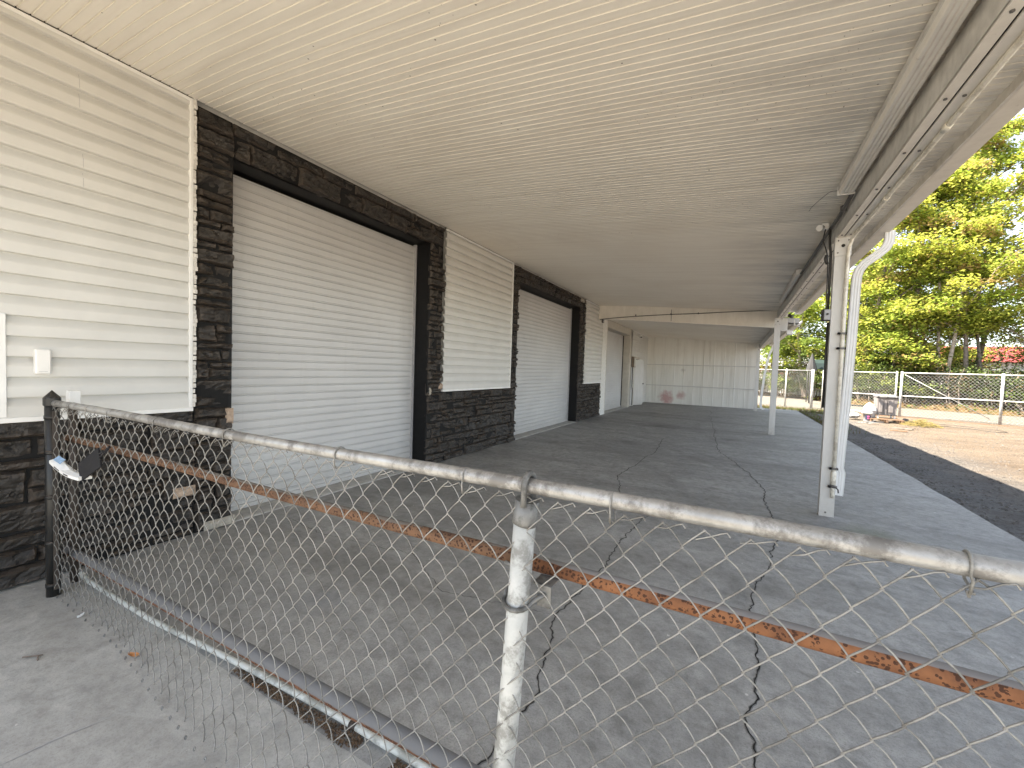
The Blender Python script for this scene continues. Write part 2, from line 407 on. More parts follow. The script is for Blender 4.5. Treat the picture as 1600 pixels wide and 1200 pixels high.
def m_leaf(name, c, tr=.48):
    g = G(name); v = g.coord('Pos'); f = g.noise(v, 1.3, 4, .6)
    cc = g.ramp(f, [(.3, tuple(x*.72 for x in c)), (.7, tuple(x*1.25 for x in c))])
    g.fin(cc, .5, 0, .3)
    t = g.n('ShaderNodeBsdfTranslucent'); g.l(cc, t.inputs[0]); mx = g.n('ShaderNodeMixShader'); mx.inputs[0].default_value = tr
    g.l(g.b.outputs[0], mx.inputs[1]); g.l(t.outputs[0], mx.inputs[2]); g.l(mx.outputs[0], g.out.inputs['Surface'])
    return g.mat
M['leafA'] = m_leaf('leaf_yellow_green', (.44,.46,.085))
M['leafB'] = m_leaf('leaf_spring_green', (.31,.39,.065))
M['leafC'] = m_leaf('leaf_deep_green', (.16,.22,.045))
M['leafD'] = m_leaf('leaf_russet', (.38,.28,.11))
M['ivy'] = m_leaf('leaf_ivy', (.035,.052,.016), .2)
M['bushA'] = m_leaf('bush_yellow_green', (.17,.20,.035), .3)
M['bushB'] = m_leaf('bush_green', (.085,.125,.024), .3)
M['bushC'] = m_leaf('bush_deep_green', (.040,.060,.016), .25)
M['bushD'] = m_leaf('bush_russet', (.13,.085,.04), .25)

# ------------------------------------------------------------------ ground, road, bank
SLAB_X = 6.62
def ground():
    def axis(parts):
        out = []
        for a, b, n in parts:
            out += [a + (b-a)*i/n for i in range(n)]
        return out + [parts[-1][1]]
    xs = axis([(-260,-20,8),(-20,6,6),(6,15,70),(15,40,25),(40,260,10)])
    ys = axis([(-200,-10,8),(-10,2,12),(2,26,150),(26,45,20),(45,90,10),(90,300,6)])
    mb = MB(); vs = []
    for y in ys:
        for x in xs:
            z = -.035
            if x > SLAB_X-.3 and x < 30 and -8 < y < 27:
                z += .028*fbm(x*.9, y*.9, 1, 5) + .012*fbm(x*5, y*5, 4, 3)
                z = min(z, .012)
                if x < SLAB_X+.05: z = min(z, -.03)
            vs.append((x, y, z))
    nx = len(xs)
    fs = [(j*nx+i, j*nx+i+1, (j+1)*nx+i+1, (j+1)*nx+i) for j in range(len(ys)-1) for i in range(nx-1)]
    mb.add(vs, fs, 0, True)
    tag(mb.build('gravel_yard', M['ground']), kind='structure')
ground()

def ribbon(mb, pts, w, z, mi, seed, jag=.022, step=.02, fade=True):
    rr = random.Random(seed)
    P = []
    for a, b in zip(pts[:-1], pts[1:]):
        a = Vector((a[0], a[1])); b = Vector((b[0], b[1])); L = (b-a).length; n = max(2, int(L/step)); d = (b-a)/L; pr = Vector((-d.y, d.x))
        for i in range(n):
            t = i/n
            o = jag*(1.5*nz(a.x*3+t*L*2.3, a.y*3+seed, 0) + 1.0*nz(t*L*11, seed*3.7, 2) + rr.uniform(-.32,.32)) + .10*nz((a.x+d.x*t*L)*.9+seed, (a.y+d.y*t*L)*.9, 7)*min(1, L)
            P.append(a + d*(t*L) + pr*o)
    P.append(Vector(pts[-1][:2]))
    vs = []
    for i, p in enumerate(P):
        q = P[min(i+1, len(P)-1)] - P[max(i-1, 0)]; pr = Vector((-q.y, q.x)).normalized()
        e = min(1.0, i/5, (len(P)-1-i)/5) if fade else 1
        ww = w*(.35 + .65*rr.random())*(.25+.75*e)*.5
        vs += [(p.x+pr.x*ww, p.y+pr.y*ww, z), (p.x-pr.x*ww, p.y-pr.y*ww, z)]
    mb.add(vs, [(2*i, 2*i+1, 2*i+3, 2*i+2) for i in range(len(P)-1)], mi)

def slabs():
    mb = MB()
    # irregular right edge
    n = 130; ys = [1.12 + (23.3-1.12)*i/n for i in range(n+1)]
    ex = [SLAB_X + .02*nz(0, y*1.3, 2) + .012*nz(0, y*7, 3) for y in ys]
    vs = []
    for y, e in zip(ys, ex): vs += [(-.5, y, 0), (2.5, y, 0), (e-.012, y, 0), (e, y, -.012), (e+.004, y, -.15)]
    fs = []
    for i in range(n):
        for k in range(4): a = 5*i+k; fs.append((a, a+1, a+6, a+5))
    mb.add(vs, fs, 0)
    mb.add([(-.5,23.3,0),(6.6,23.3,0),(6.6,23.3,-.15),(-.5,23.3,-.15)], [(0,3,2,1)], 0)
    w = .0085
    ribbon(mb, [(4.19,1.15),(4.19,1.89),(4.18,2.17),(4.18,3.13),(4.475,4.67),(4.44,6.73),(4.305,7.49),(3.85,9.33),(3.57,13.08),(3.3,17.0),(3.2,19.5)], w, .003, 1, 1)
    ribbon(mb, [(2.61,10.25),(2.75,8.1),(2.65,6.08),(2.9,5.2)], w*.9, .003, 1, 2)
    ribbon(mb, [(3.3,4.6),(3.257,4.37),(3.18,3.24),(3.10,2.39),(3.24,2.0),(3.28,1.73),(3.26,1.2)], w*.9, .003, 1, 3)
    ribbon(mb, [(.29,2.52),(.81,2.48),(1.83,2.52),(2.4,2.26),(2.79,2.37),(3.1,2.39)], w*.6, .003, 1, 4)
    ribbon(mb, [(4.45,6.0),(4.9,6.15),(5.5,6.05)], w*.5, .003, 1, 5)
    ribbon(mb, [(5.2,4.6),(5.6,4.35),(5.75,4.2)], w*.5, .003, 1, 6)
    ribbon(mb, [(2.65,6.08),(3.1,6.0),(3.5,5.75)], w*.4, .003, 1, 8)
    for pts, sd in (([(4.19,1.15),(4.19,1.89),(4.18,2.17),(4.18,3.13),(4.475,4.67),(4.44,6.73),(4.305,7.49),(3.85,9.33),(3.57,13.08)], 1), ([(3.3,4.6),(3.257,4.37),(3.18,3.24),(3.10,2.39),(3.24,2.0),(3.28,1.73),(3.26,1.2)], 3), ([(2.61,10.25),(2.75,8.1),(2.65,6.08),(2.9,5.2)], 2)):
        ribbon(mb, pts, .019, .0017, 2, sd)
    tag(mb.build('porch_floor', [M['slab'], M['crack'], M['crackdust']]), kind='structure')
    mb = MB()
    ex2 = [(-9,-1.3),(SLAB_X+.3,-1.3),(SLAB_X+.02,1.1195),(-9,1.1195)]
    mb.add([(x,y,0) for x,y in ex2]+[(x,y,-.15) for x,y in ex2], [(0,1,2,3),(0,4,5,1),(1,5,6,2),(2,6,7,3),(3,7,4,0)], 0)
    ribbon(mb, [(1.62,.2),(1.72,.42),(1.76,.62),(1.8,.74)], .008, .003, 1, 11, .003)
    tag(mb.build('front_apron', [M['apron'], M['scratch']]), kind='structure')
    # leaf bank beyond the road, rising gently
    edge = [(-6,47),(3.5,43.5),(6.5,40.6),(8.4,37.5),(9.4,34.5),(10.7,32.6),(13,31.8),(15,30.5),(20,28.6),(30,25.5),(60,18)]
    mb = MB(); vs = []
    rows = [(0,-.02),(.5,.10),(1.4,.28),(3,.45),(7,.55),(14,.6),(30,.6)]
    fine = []
    for a, b in zip(edge[:-1], edge[1:]):
        L = math.dist(a,b); n = max(2, int(L/.5))
        fine += [(a[0]+(b[0]-a[0])*i/n, a[1]+(b[1]-a[1])*i/n) for i in range(n)]
    for x, y in fine:
        for d, h in rows:
            vs.append((x+d*.35, y+d*.94+ (.25*nz(x*.8,y*.8) if d < .4 else 0), h + (.10*fbm(x*.7, (y+d)*.7, 2) if d > .3 else 0)))
    k = len(rows)
    mb.add(vs, [(i*k+j, (i+1)*k+j, (i+1)*k+j+1, i*k+j+1) for i in range(len(fine)-1) for j in range(k-1)], 0, True)
    tag(mb.build('leafy_bank_ground', M['bank']), kind='structure')
    return fine
bank_edge = slabs()

def pebbles():
    mb = MB(); rr = random.Random(5)
    for i in range(9000):
        y = 3 + 20*rr.random()**1.3; x = SLAB_X + .06 + 6.5*rr.random()**1.6
        s = rr.choice((.006,.008,.010,.012,.016,.022))*rr.uniform(.8,1.4)
        z = -.035 + .028*fbm(x*.9, y*.9, 1, 5) + .012*fbm(x*5, y*5, 4, 3); z = min(z, .012)
        a = rr.random()*6.3; p = []
        for k in range(4):
            p.append((x+s*rr.uniform(.7,1.3)*math.cos(a+k*1.57), y+s*rr.uniform(.7,1.3)*math.sin(a+k*1.57), z+s*rr.uniform(-.1,.3)))
        p.append((x+s*rr.uniform(-.3,.3), y+s*rr.uniform(-.3,.3), z+s*rr.uniform(.5,1)))
        mb.add(p, [(0,1,4),(1,2,4),(2,3,4),(3,0,4)], 0)
    tag(mb.build('gravel_stones', M['pebble']), kind='stuff')
pebbles()

def grass_strip():
    mb = MB(); rr = random.Random(9)
    for i in range(3600):
        if rr.random() < .8: x = rr.uniform(4.9, 8.0); y = rr.uniform(22.9, 25.3) - (x-5)*.25
        else: x = rr.uniform(6.7, 7.7); y = rr.uniform(15, 22.5); x = 6.68 + (x-6.7)*rr.random()**2
        if x < SLAB_X+.05 and y < 23.35: continue
        h = rr.uniform(.03,.13); a = rr.random()*6.3; w = .008; dx = math.cos(a)*w; dy = math.sin(a)*w; lx = rr.uniform(-.05,.05); ly = rr.uniform(-.05,.05)
        mb.add([(x-dx,y-dy,-.03),(x+dx,y+dy,-.03),(x+lx,y+ly,h)], [(0,1,2)], 0 if rr.random() < .55 else 1)
    tag(mb.build('grass_tufts', [M['bushB'], M['bushD']]), kind='stuff')
    mb = MB()
    for i in range(2600):
        k = rr.randrange(4, len(bank_edge)-4); x, y = bank_edge[k]; d = rr.random()**1.5*3.0
        x += d*.35 + rr.uniform(-.3,.3); y += d*.94 + rr.uniform(-.3,.3)
        s = rr.uniform(.04,.11); a = rr.random()*6.3; z = .05 + min(.3, d*.2)
        dx = math.cos(a)*s; dy = math.sin(a)*s
        mb.add([(x-dx,y-dy,z+rr.random()*.1),(x+dy,y-dx,z+rr.random()*.15),(x+dx,y+dy,z+rr.random()*.2),(x-dy,y+dx,z+rr.random()*.2)], [(0,1,2,3)], rr.choice((0,1,1,2)))
    tag(mb.build('bank_groundcover', [M['bushA'], M['bushD'], M['bushC']]), kind='stuff')
grass_strip()

# ------------------------------------------------------------------ the warehouse
CE = 3.690; KS = math.tan(R_(4.38))
def ceil_z(x): return CE - KS*x
ware = thing('warehouse_building', (0,0,0), 'long white sided warehouse with black stone cladding and three roll-up doors', 'building')

def siding(y0, y1, z0, z1, seams=(), trims='tlrb', label=None, pitch=.131, x=-.014):
    mb = MB(); z = z0; prof = []
    while z < z1 - .02:
        zt = min(z+pitch, z1); f = (zt-z)/pitch
        prof += [(x-.009, z-.003), (x+.0255, z), (x+.0275, z+.005), (x+.0255, z+.064*f), (x+.0235, z+.071*f), (x+.0165, z+.084*f), (x-.006, z+.118*f), (x-.009, zt-.004)]
        z += pitch
    # split along y so the boards can wander a little
    n = max(1, int((y1-y0)/.5)); k = len(prof); vs = []
    for i in range(n+1):
        y = y0 + (y1-y0)*i/n
        for j, (px, pz) in enumerate(prof):
            w = .0018*nz(y*1.1, pz*3.1, 5) + .0012*nz(y*2.3, int(j/8)*7.7, 1)
            vs.append((px+w, y, pz + .002*nz(y*.8, int(j/8)*3.3, 2)))
    mb.add(vs, [(i*k+j, (i+1)*k+j, (i+1)*k+j+1, i*k+j+1) for i in range(n) for j in range(k-1)], 0)
    for sy, sz, m in seams:    # overlap of two lengths of board
        a = z0 + pitch*round((sz-z0)/pitch)
        for q in range(m):
            b = a + q*pitch
            e_ = .0022; mb.add([(x+.0288,sy,b+.004),(x+.0265,sy,b+.064),(x+.0100,sy,b+.100),(x+.0288,sy+e_,b+.004),(x+.0265,sy+e_,b+.064),(x+.0100,sy+e_,b+.100)], [(0,1,4,3),(1,2,5,4)], 1)
    o = mb.build('siding', [M['siding'], M['greybox']], ware, label)
    t = MB(); w = .026
    if 't' in trims: t.box(x, y0, z1-.028, x+.032, y1, z1-.003, 0, .003); t.box(x-.01, y0, z1-.002, x+.010, y1, z1+.03, 1); t.build('trim', [M['trim'], M['gapdark']], o)
    for ch, bb in (('b',(x, y0-.01, z0-.03, x+.036, y1+.004, z0+.002)), ('l',(x, y0, z0+.003, x+.034, y0+w, z1-.03)), ('r',(x, y1-w, z0+.003, x+.034, y1, z1-.03))):
        if ch in trims: t = MB(); t.box(*bb, 0, .003); t.build('trim', M['trim'], o)
    return o

s1 = siding(-0.6, 1.835, 1.105, 3.652, [(1.155,3.17,2),(1.172,2.66,2)], 'tbr', 'white lap siding beside the chain link fence post')
tb = MB()
tb.box(-.012, .775, 1.11, .020, .815, 1.765, 0, .003)
tb.build('corner_strip', M['trim'], s1)
# ragged line of caulk between siding and stone
cm = MB(); rr = random.Random(3); pts = []
z = 1.11
while z < 3.66:
    w = .018 + .013*abs(nz(z*9, 1, 2)) + .010*rr.random(); d = .012+.012*rr.random()
    cm.box(-.015, 1.836, z, d, 1.836+w, z+.036, 0, .004); z += .036*rr.choice((1,1,1,1.25))
cm.build('caulk_bead', M['caulk'], s1)
siding(5.262, 7.478, 1.15, 3.652, [], 'tbr', 'white lap siding panel between the two stone framed doors')
siding(12.13, 13.98, 1.15, 3.652, [], 'tb', 'narrow white lap siding panel beyond the second door')
siding(18.62, 22.28, .02, 3.36, [], 't', 'white lap siding beside the personnel door', .10)

def cladding(rects, name_label, seed, bare=()):
    mb = MB(); rr = random.Random(seed)
    def block(y, L, z, h, y0, y1, z0, z1):
        g = .004
        a0, a1 = y+g*rr.uniform(.3,1.5), y+L-g*rr.uniform(.3,1.5)
        if y <= y0+1e-6: a0 = y0 + rr.uniform(-.010,.010)
        if y+L >= y1-1e-6: a1 = y1 - rr.uniform(-.010,.010)
        b0, b1 = z+g*rr.uniform(.1,1.5), z+h-g*rr.uniform(.1,1.5)
        if z <= z0+1e-6: b0 = z0+.002
        d0 = rr.uniform(-.028,.020); tilt = rr.uniform(-.026,.026); tl2 = rr.uniform(-.042,.036)
        ny = max(5, int((a1-a0)/.016)); nzz = max(4, int((b1-b0)/.015)); off = rr.random()*50
        sl = rr.uniform(-.35,.35); vs = []
        for j in range(nzz+1):
            v = j/nzz
            for i in range(ny+1):
                u = i/ny
                yy = a0+(a1-a0)*u; zz = b0+(b1-b0)*v
                yy += .006*nz(zz*22, off, 1)*(1 if i in (0,ny) else 0); zz += .008*nz(yy*11, off, 3)*(1 if j in (0,nzz) else .6)
                e = min(u*(a1-a0), (1-u)*(a1-a0), v*(b1-b0), (1-v)*(b1-b0))
                ed = max(0, 1 - e/.013)
                q = zz + sl*yy
                r1 = noise.noise(Vector((yy*4+off, q*8, off))); r2 = noise.noise(Vector((yy*12+off, q*26, off))); r3 = abs(noise.noise(Vector((yy*7, q*13+off, 2)))); r4 = noise.noise(Vector((yy*34+off, q*60, off)))
                xx = d0 + tilt*(u-.5)*2 + tl2*(v-.5) + .020*r1 + .015*r2 + .008*r4 - .055*max(0, .20-r3) - .034*ed*ed
                vs.append((max(-.055, xx), yy, min(zz, z1)))
        w = ny+1
        fs = [(jj*w+ii, jj*w+ii+1, (jj+1)*w+ii+1, (jj+1)*w+ii) for jj in range(nzz) for ii in range(ny)]
        ring = list(range(0, w)) + [jj*w+ny for jj in range(1, nzz+1)] + [nzz*w+ii for ii in range(ny-1, -1, -1)] + [jj*w for jj in range(nzz-1, 0, -1)]
        bs = len(vs); vs += [(-.058, vs[k][1], vs[k][2]) for k in ring]; m = len(ring)
        fs += [(ring[k], bs+k, bs+(k+1) % m, ring[(k+1) % m]) for k in range(m)]
        mb.add(vs, fs, 0)
    def run(y, L, z, h, lmin, lmax, y0, y1, z0, z1, depth):
        """fill a strip: stones of full height, or two thinner courses where it is tall"""
        e = y+L; first = True
        while y < e - .004:
            l = rr.uniform(lmin, lmax)*(rr.uniform(.45,1) if first else 1); first = False
            if e - y - l < lmin*.6: l = e - y
            if depth < 2 and h > .12 and rr.random() < (.55 if depth == 0 else .2):
                c = h*rr.choice((.34,.42,.5,.6,.68))
                run(y, l, z, c, lmin*.7, lmax*.8, y0, y1, z0, z1, depth+1); run(y, l, z+c, h-c, lmin*.7, lmax*.8, y0, y1, z0, z1, depth+1)
            else: block(y, l, z, h, y0, y1, z0, z1)
            y += l
    for (y0, y1, z0, z1, lmin, lmax, hmin, hmax) in rects:
        mb.box(-.06, y0+.004, z0, -.035, y1-.004, z1, 1)
        z = z0
        while z < z1 - .01:
            h = rr.uniform(hmin, hmax)
            if z1 - z - h < hmin*.7: h = z1 - z
            run(y0, y1-y0, z, h, lmin, lmax, y0, y1, z0, z1, 0)
            z += h
    # stones that lost or never got their black paint
    for (y0, y1, z0, z1, mi) in bare:
        n1 = 6; n2 = 5; vs = []
        for j in range(n2+1):
            for i in range(n1+1):
                e = min(i, n1-i, j, n2-j)
                vs.append(((.030 if e else .004)+.006*nz(i*.7+y0*9, j*.8, 4), y0+(y1-y0)*i/n1+.004*nz(j*.9,i*.9,y0), z0+(z1-z0)*j/n2+.004*nz(i*.8,j,z0)))
        w = n1+1
        fs = [(jj*w+ii, jj*w+ii+1, (jj+1)*w+ii+1, (jj+1)*w+ii) for jj in range(n2) for ii in range(n1)]
        mb.add(vs, fs, mi)
    return mb.build('stone_cladding', [M['stone'], M['mortar'], M['stone_bare'], M['stone_pale']], ware, name_label)

H1 = 3.334
cladding([(-0.6, 1.869, 0, 1.085, .34, .8, .10, .24), (1.872, 2.166, 0, 3.64, .22, .5, .09, .21)], 'black painted stone pier left of the nearest roll-up door', 21,
         [(2.098,2.168,.935,1.078,2),(1.70,1.865,.352,.438,2),(2.10,2.15,.35,.43,2),(1.93,2.19,.004,.085,3)])
cladding([(2.17, 4.93, H1, 3.64, .25, .60, .12, .19)], 'black stone header over the nearest roll-up door', 22)
cladding([(4.935, 5.25, 1.125, 3.64, .16, .36, .08, .2), (4.935, 7.80, 0, 1.118, .24, .62, .10, .25), (7.49, 7.80, 1.125, 3.64, .16, .36, .08, .19)], 'black stone pier and low wall between the two doors', 23,
         [(5.16,5.25,1.165,1.25,2),(4.937,4.968,1.075,1.19,3)])
cladding([(7.80, 11.71, H1, 3.64, .18, .45, .07, .14)], 'black stone header over the second roll-up door', 24, [(11.62,12.02,3.52,3.63,3)])
cladding([(11.715, 12.12, 1.125, 3.64, .12, .3, .05, .12), (11.715, 14.05, 0, 1.118, .15, .42, .06, .15)], 'black stone pier and low wall beyond the second door', 25)

def roller_door(y0, y1, z1, xd, label, jamb_m, warp, rail='greybox'):
    mb = MB(); pitch = .0885; prof = []; z = .03
    while z < z1:
        for dz, dx in ((0,.001),(.030,.0025),(.062,.001),(.0645,-.005),(.067,-.005),(.070,.006),(.074,.008),(.078,.006),(.081,-.005),(.0845,-.005),(.0885,.001)):
            if z+dz <= z1: prof.append((xd+dx, z+dz))
        z += pitch
    n = 14; k = len(prof); vs = []
    for i in range(n+1):
        y = y0 + (y1-y0)*i/n
        for px, pz in prof:
            vs.append((px + warp*(nz(y*.9, pz*1.7, 3)*.006 + nz(y*.3, pz*9, 8)*.003), y, pz))
    mb.add(vs, [(i*k+j, (i+1)*k+j, (i+1)*k+j+1, i*k+j+1) for i in range(n) for j in range(k-1)], 0)
    mb.box(xd-.02, y0, .016, xd+.022, y1, .058, 0, .003)
    d = mb.build('roller_door', M['door'], ware, label)
    q = MB(); q.box(xd-.015, y0+.002, .006, xd+.010, y1-.002, .016, 0); q.build('bottom_seal', M['gapdark'], d)
    f = MB()
    f.box(xd-.03, y1-.030, .0, xd+.030, y1-.004, z1, 0, .002); f.build('guide_rail', M[rail], d)
    f = MB(); f.box(xd-.03, y0+.004, .0, xd+.030, y0+.030, z1, 0, .002); f.build('guide_rail', M[rail], d)
    j = MB()
    j.box(xd-.1, y1, 0, -.0335, y1+.03, z1+.02, 0)
    j.box(xd-.1, y0-.03, 0, -.0335, y0, z1+.02, 0)
    j.box(xd-.1, y0-.03, z1, -.0335, y1+.03, z1+.03, 0)
    j.build('door_jamb', jamb_m, d)
    s = MB(); vs = []
    n = int((y1-y0)/.12); pf = [(xd-.12,.012),(-.05,.012),(-.028,.006),(-.02,-.01)]
    for i in range(n+1):
        y = y0+.001+(y1-y0-.002)*i/n
        for a, b in pf: vs.append((a+.010*nz(y*4,a*9,1)*(1 if a > -.1 else 0), y, b+.002*nz(y*7,a*5,2)))
    s.add(vs, [(i*4+q, i*4+q+1, (i+1)*4+q+1, (i+1)*4+q) for i in range(n) for q in range(3)], 0)
    s.build('door_sill', M['sill'], d)
    return d
roller_door(2.17, 4.93, H1, -.31, 'white corrugated roll-up door nearest the fence', M['black'], 1)
roller_door(7.80, 11.71, H1, -.31, 'white corrugated roll-up door framed in black stone, second along the wall', M['black'], 1)
roller_door(14.66, 18.25, 3.08, -.31, 'white roll-up door with pale frame beyond the stone cladding', M['beige'], .8, 'gapdark')

# white block strip, frame head and the wall core
mb = MB(); z = 0; rr = random.Random(4)
while z < 3.36:
    mb.box(-.08, 14.06, z+.004, -.004+rr.uniform(-.004,.004), 14.60, min(z+.146, 3.36), 0, .005); z += .15
mb.box(-.09, 14.05, 0, -.014, 14.62, 3.36, 0)
mb.build('block_strip', M['brickwhite'], ware, 'white painted block strip beside the far roll-up door')
mb = MB()
mb.box(-.10, 14.60, 3.09, -.002, 18.40, 3.36, 0, .004); mb.box(-.10, 18.26, 0, -.006, 18.60, 3.09, 0, .004); mb.box(-.10, 14.61, 0, -.003, 14.645, 3.09, 0, .003)
mb.build('door_frame', M['beige'], ware)
mb = MB()
mb.box(-9, -0.6, 0, -.50, 23, 4.2, 0)
for a, b in ((-0.59,2.13),(4.97,7.76),(11.75,14.6),(18.3,23)): mb.box(-.5, a, 0, -.062, b, 3.9, 0)
for a, b in ((2.13,4.97),(7.76,11.75),(14.6,18.3)): mb.box(-.5, a, H1+.04, -.062, b, 3.9, 0)
mb.build('wall', M['siding'], ware)
mb = MB()
mb.add([(-9.3,-.9,4.2),(-.1,-.9,4.2),(-.1,23.2,4.2),(-9.3,23.2,4.2),(-9.3,-.9,5.0),(-.4,-.9,4.3),(-.4,23.2,4.3),(-9.3,23.2,5.0)], [(0,3,2,1),(4,5,6,7),(0,1,5,4),(1,2,6,5),(2,3,7,6),(3,0,4,7)], 0)
mb.build('roof', M['roofing'], ware)
# personnel door, slightly ajar
mb = MB(); mb.obox((.13,19.62,1.06), (.26,.94,0), (.94,-.26,0), (0,0,1), .45, .02, 1.03)
pd = mb.build('personnel_door', M['steel'], ware, 'white personnel door standing ajar near the end wall')
mb = MB(); mb.lathe((.29,19.93,1.0), [(.0,-.03),(.03,-.02),(.03,.02),(.0,.03)], 8); mb.build('handle', M['conduit'], pd)
mb = MB(); mb.box(-.02, 19.08, 0, .03, 19.16, 2.2, 0, .003); mb.box(-.02, 20.1, 0, .03, 20.2, 2.2, 0, .003); mb.box(-.02, 19.08, 2.12, .03, 20.2, 2.22, 0, .003); mb.box(-.02,19.16,0,.008,20.1,2.12,1)
mb.build('door_frame', [M['beige'], M['windowdark']], ware)

# things hung on the wall
t = thing('intercom_box', (.01,.965,1.38), 'white rounded plastic box on the siding above the black fence post', 'wall box')
mb = MB(); mb.box(.004, .930, 1.385, .050, 1.004, 1.551, 0, .008); mb.build('case', M['whiteplastic'], t)
mb = MB(); mb.box(.050, .945, 1.402, .0515, .985, 1.404, 0); mb.build('slot', M['greybox'], t)
t = thing('electrical_panel', (.01,18.75,1.75), 'brown metal panel on the wall beside the personnel door', 'panel')
mb = MB(); mb.box(.004, 18.62, 1.74, .12, 18.98, 2.2, 0, .008); mb.build('case', M['brown'], t)
mb = MB(); mb.box(.12, 18.65, 1.77, .128, 18.95, 2.17, 0, .003); mb.build('door', M['beige'], t)
mb = MB(); mb.tube([(.03,18.80,1.75),(.03,18.80,.9),(.05,18.82,.7),(.05,18.82,.05)], .018, 8, 0)
tag(mb.build('conduit_pipe', M['darkcable']), 'dark pipe running down the wall below the brown panel', 'pipe')
t = thing('security_camera', (.10,19.6,3.2), 'small white camera under the ceiling near the end wall', 'camera')
mb = MB(); mb.box(.0, 19.5, 3.19, .10, 19.62, 3.25, 0, .006); mb.build('bracket', M['whiteplastic'], t)
mb = MB(); mb.lathe((.16,19.56,3.10), [(.0,0),(.06,.02),(.075,.06),(.075,.12),(.03,.15),(0,.15)], 12); mb.build('dome', M['whiteplastic'], t)
mb = MB(); mb.lathe((.20,19.50,3.085), [(.0,0),(.035,.01),(.045,.03),(.03,.05)], 10); mb.build('lens', M['windowdark'], t)
t = thing('wall_bracket', (.02,13.85,3.25), 'small dark junction box under the header beam end', 'junction box')
mb = MB(); mb.box(.005, 13.78, 3.14, .07, 13.90, 3.31, 0, .006); mb.box(.07,13.79,3.15,.075,13.89,3.30,1); mb.build('case', [M['conduit'], M['greybox']], t)

# ------------------------------------------------------------------ porch canopy
can = thing('porch_canopy', (5.0,5.75,0), 'long porch roof with ribbed ceiling carried on white steel posts', 'canopy')
def ceiling(y0, y1, z0f, x1, label):
    mb = MB(); p = .0615; ys = []
    y = y0
    while y < y1:
        ys += [(y,0.0),(y+.0470,0.0),(y+.0500,.0070),(y+.0540,.0070),(y+.0560,-.0022),(y+.0605,-.0018)]; y += p
    xs = [0,.35,.74,.78,1.5,2.2,2.9,3.6,4.3,5.0,x1]
    k = len(xs); vs = []
    for yy, dz in ys:
        for x in xs:
            b = -.030*max(0, 1-x/.74) if x < .75 else 0
            w = .006*nz(x*.7, yy*.9, 4) + .004*nz(x*1.9, yy*2.5, 6)
            vs.append((x+.006 if x == 0 else x, yy, z0f(x)+dz+b+w*(1 if x > 0 else .3)))
    mb.add(vs, [(i*k+j, i*k+j+1, (i+1)*k+j+1, (i+1)*k+j) for i in range(len(ys)-1) for j in range(k-1)], 0)
    return mb.build('ceiling', M['ceiling'], can, label)
ceiling(-0.9, 13.495, ceil_z, 5.40, 'ribbed soffit ceiling of the near bays')
def ceil2(x): return 3.385 - KS*x
ceiling(13.62, 22.3, ceil2, 5.40, 'lower ribbed ceiling of the far bay')
mb = MB()
def slope_box(y0, y1, xa, xb, zf, t0, t1, mi=0):
    mb.add([(xa,y0,zf(xa)+t0),(xb,y0,zf(xb)+t0),(xb,y1,zf(xb)+t0),(xa,y1,zf(xa)+t0),(xa,y0,zf(xa)+t1),(xb,y0,zf(xb)+t1),(xb,y1,zf(xb)+t1),(xa,y1,zf(xa)+t1)],
           [(0,3,2,1),(4,5,6,7),(0,1,5,4),(1,2,6,5),(2,3,7,6),(3,0,4,7)], mi)
slope_box(-0.95, 13.6, -.06, 5.50, ceil_z, .03, .16); slope_box(13.601, 22.6, -.06, 5.50, ceil2, .03, .16)
mb.build('roof_sheet', M['roofing'], can)
# eave beam: two channels back to back, bolts and a lip
def beam(y0, y1, zb, top, label):
    mb = MB()
    for xa, xb in ((4.945, 5.005), (5.017, 5.080)):
        mb.box(xa, y0, zb, xb, y1, zb+.012, 0, .002)
    mb.box(4.953, y0, zb+.012, 4.962, y1, top-.02, 2); mb.box(5.066, y0, zb+.012, 5.075, y1, top-.02, 0)
    mb.box(4.945, y0, zb-.012, 4.951, y1, zb+.012, 0)
    mb.box(4.998, y0, zb+.02, 5.024, y1, zb+.03, 1)
    y = y0+.25
    while y < y1:
        for xx in (4.975, 5.05): mb.lathe((xx, y, zb-.007), [(0,0),(.009,0),(.009,.008)], 6, 3)
        y += .62
    o = mb.build('eave_beam', [M['steel_warm'], M['gapdark'], M['beamgrey'], M['conduit']], can, label)
    return o
beam(-0.85, 13.44, 3.06, 3.29, 'eave beam of bolted cream channels along the near bays')
beam(13.62, 22.2, 2.775, 3.0, 'eave beam of the far bay')
mb = MB()
mb.box(.02, 13.47, 3.225, 4.93, 13.60, 3.30, 0)
# tapered header: flush panel hung under the near ceiling
mb.add([(-.05,13.50,3.235),(5.09,13.50,2.86),(5.09,13.50,3.33),(-.05,13.50,3.73),(-.05,13.58,3.235),(5.09,13.58,2.86),(5.09,13.58,3.33),(-.05,13.58,3.73)],
       [(0,1,2,3),(4,7,6,5),(0,4,5,1),(3,2,6,7),(0,3,7,4),(1,5,6,2)], 0)
mb.v = mb.v[8:]; mb.f = [[i-8 for i in f] for f in mb.f[6:]]; mb.m = mb.m[6:]; mb.sm = mb.sm[6:]
mb.add([(0,13.44,3.235),(4.945,13.44,2.86),(4.945,13.44,2.90),(0,13.44,3.275),(0,13.62,3.235),(4.945,13.62,2.86),(4.945,13.62,2.90),(0,13.62,3.275)],
       [(0,1,2,3),(4,7,6,5),(0,4,5,1),(3,2,6,7),(0,3,7,4),(1,5,6,2)], 0)
mb.box(2.24, 13.488, 3.10, 2.252, 13.50, 3.46, 1)
mb.build('header_beam', [M['steel_warm'], M['conduit']], can, 'pale header beam across the porch between near and far bays')
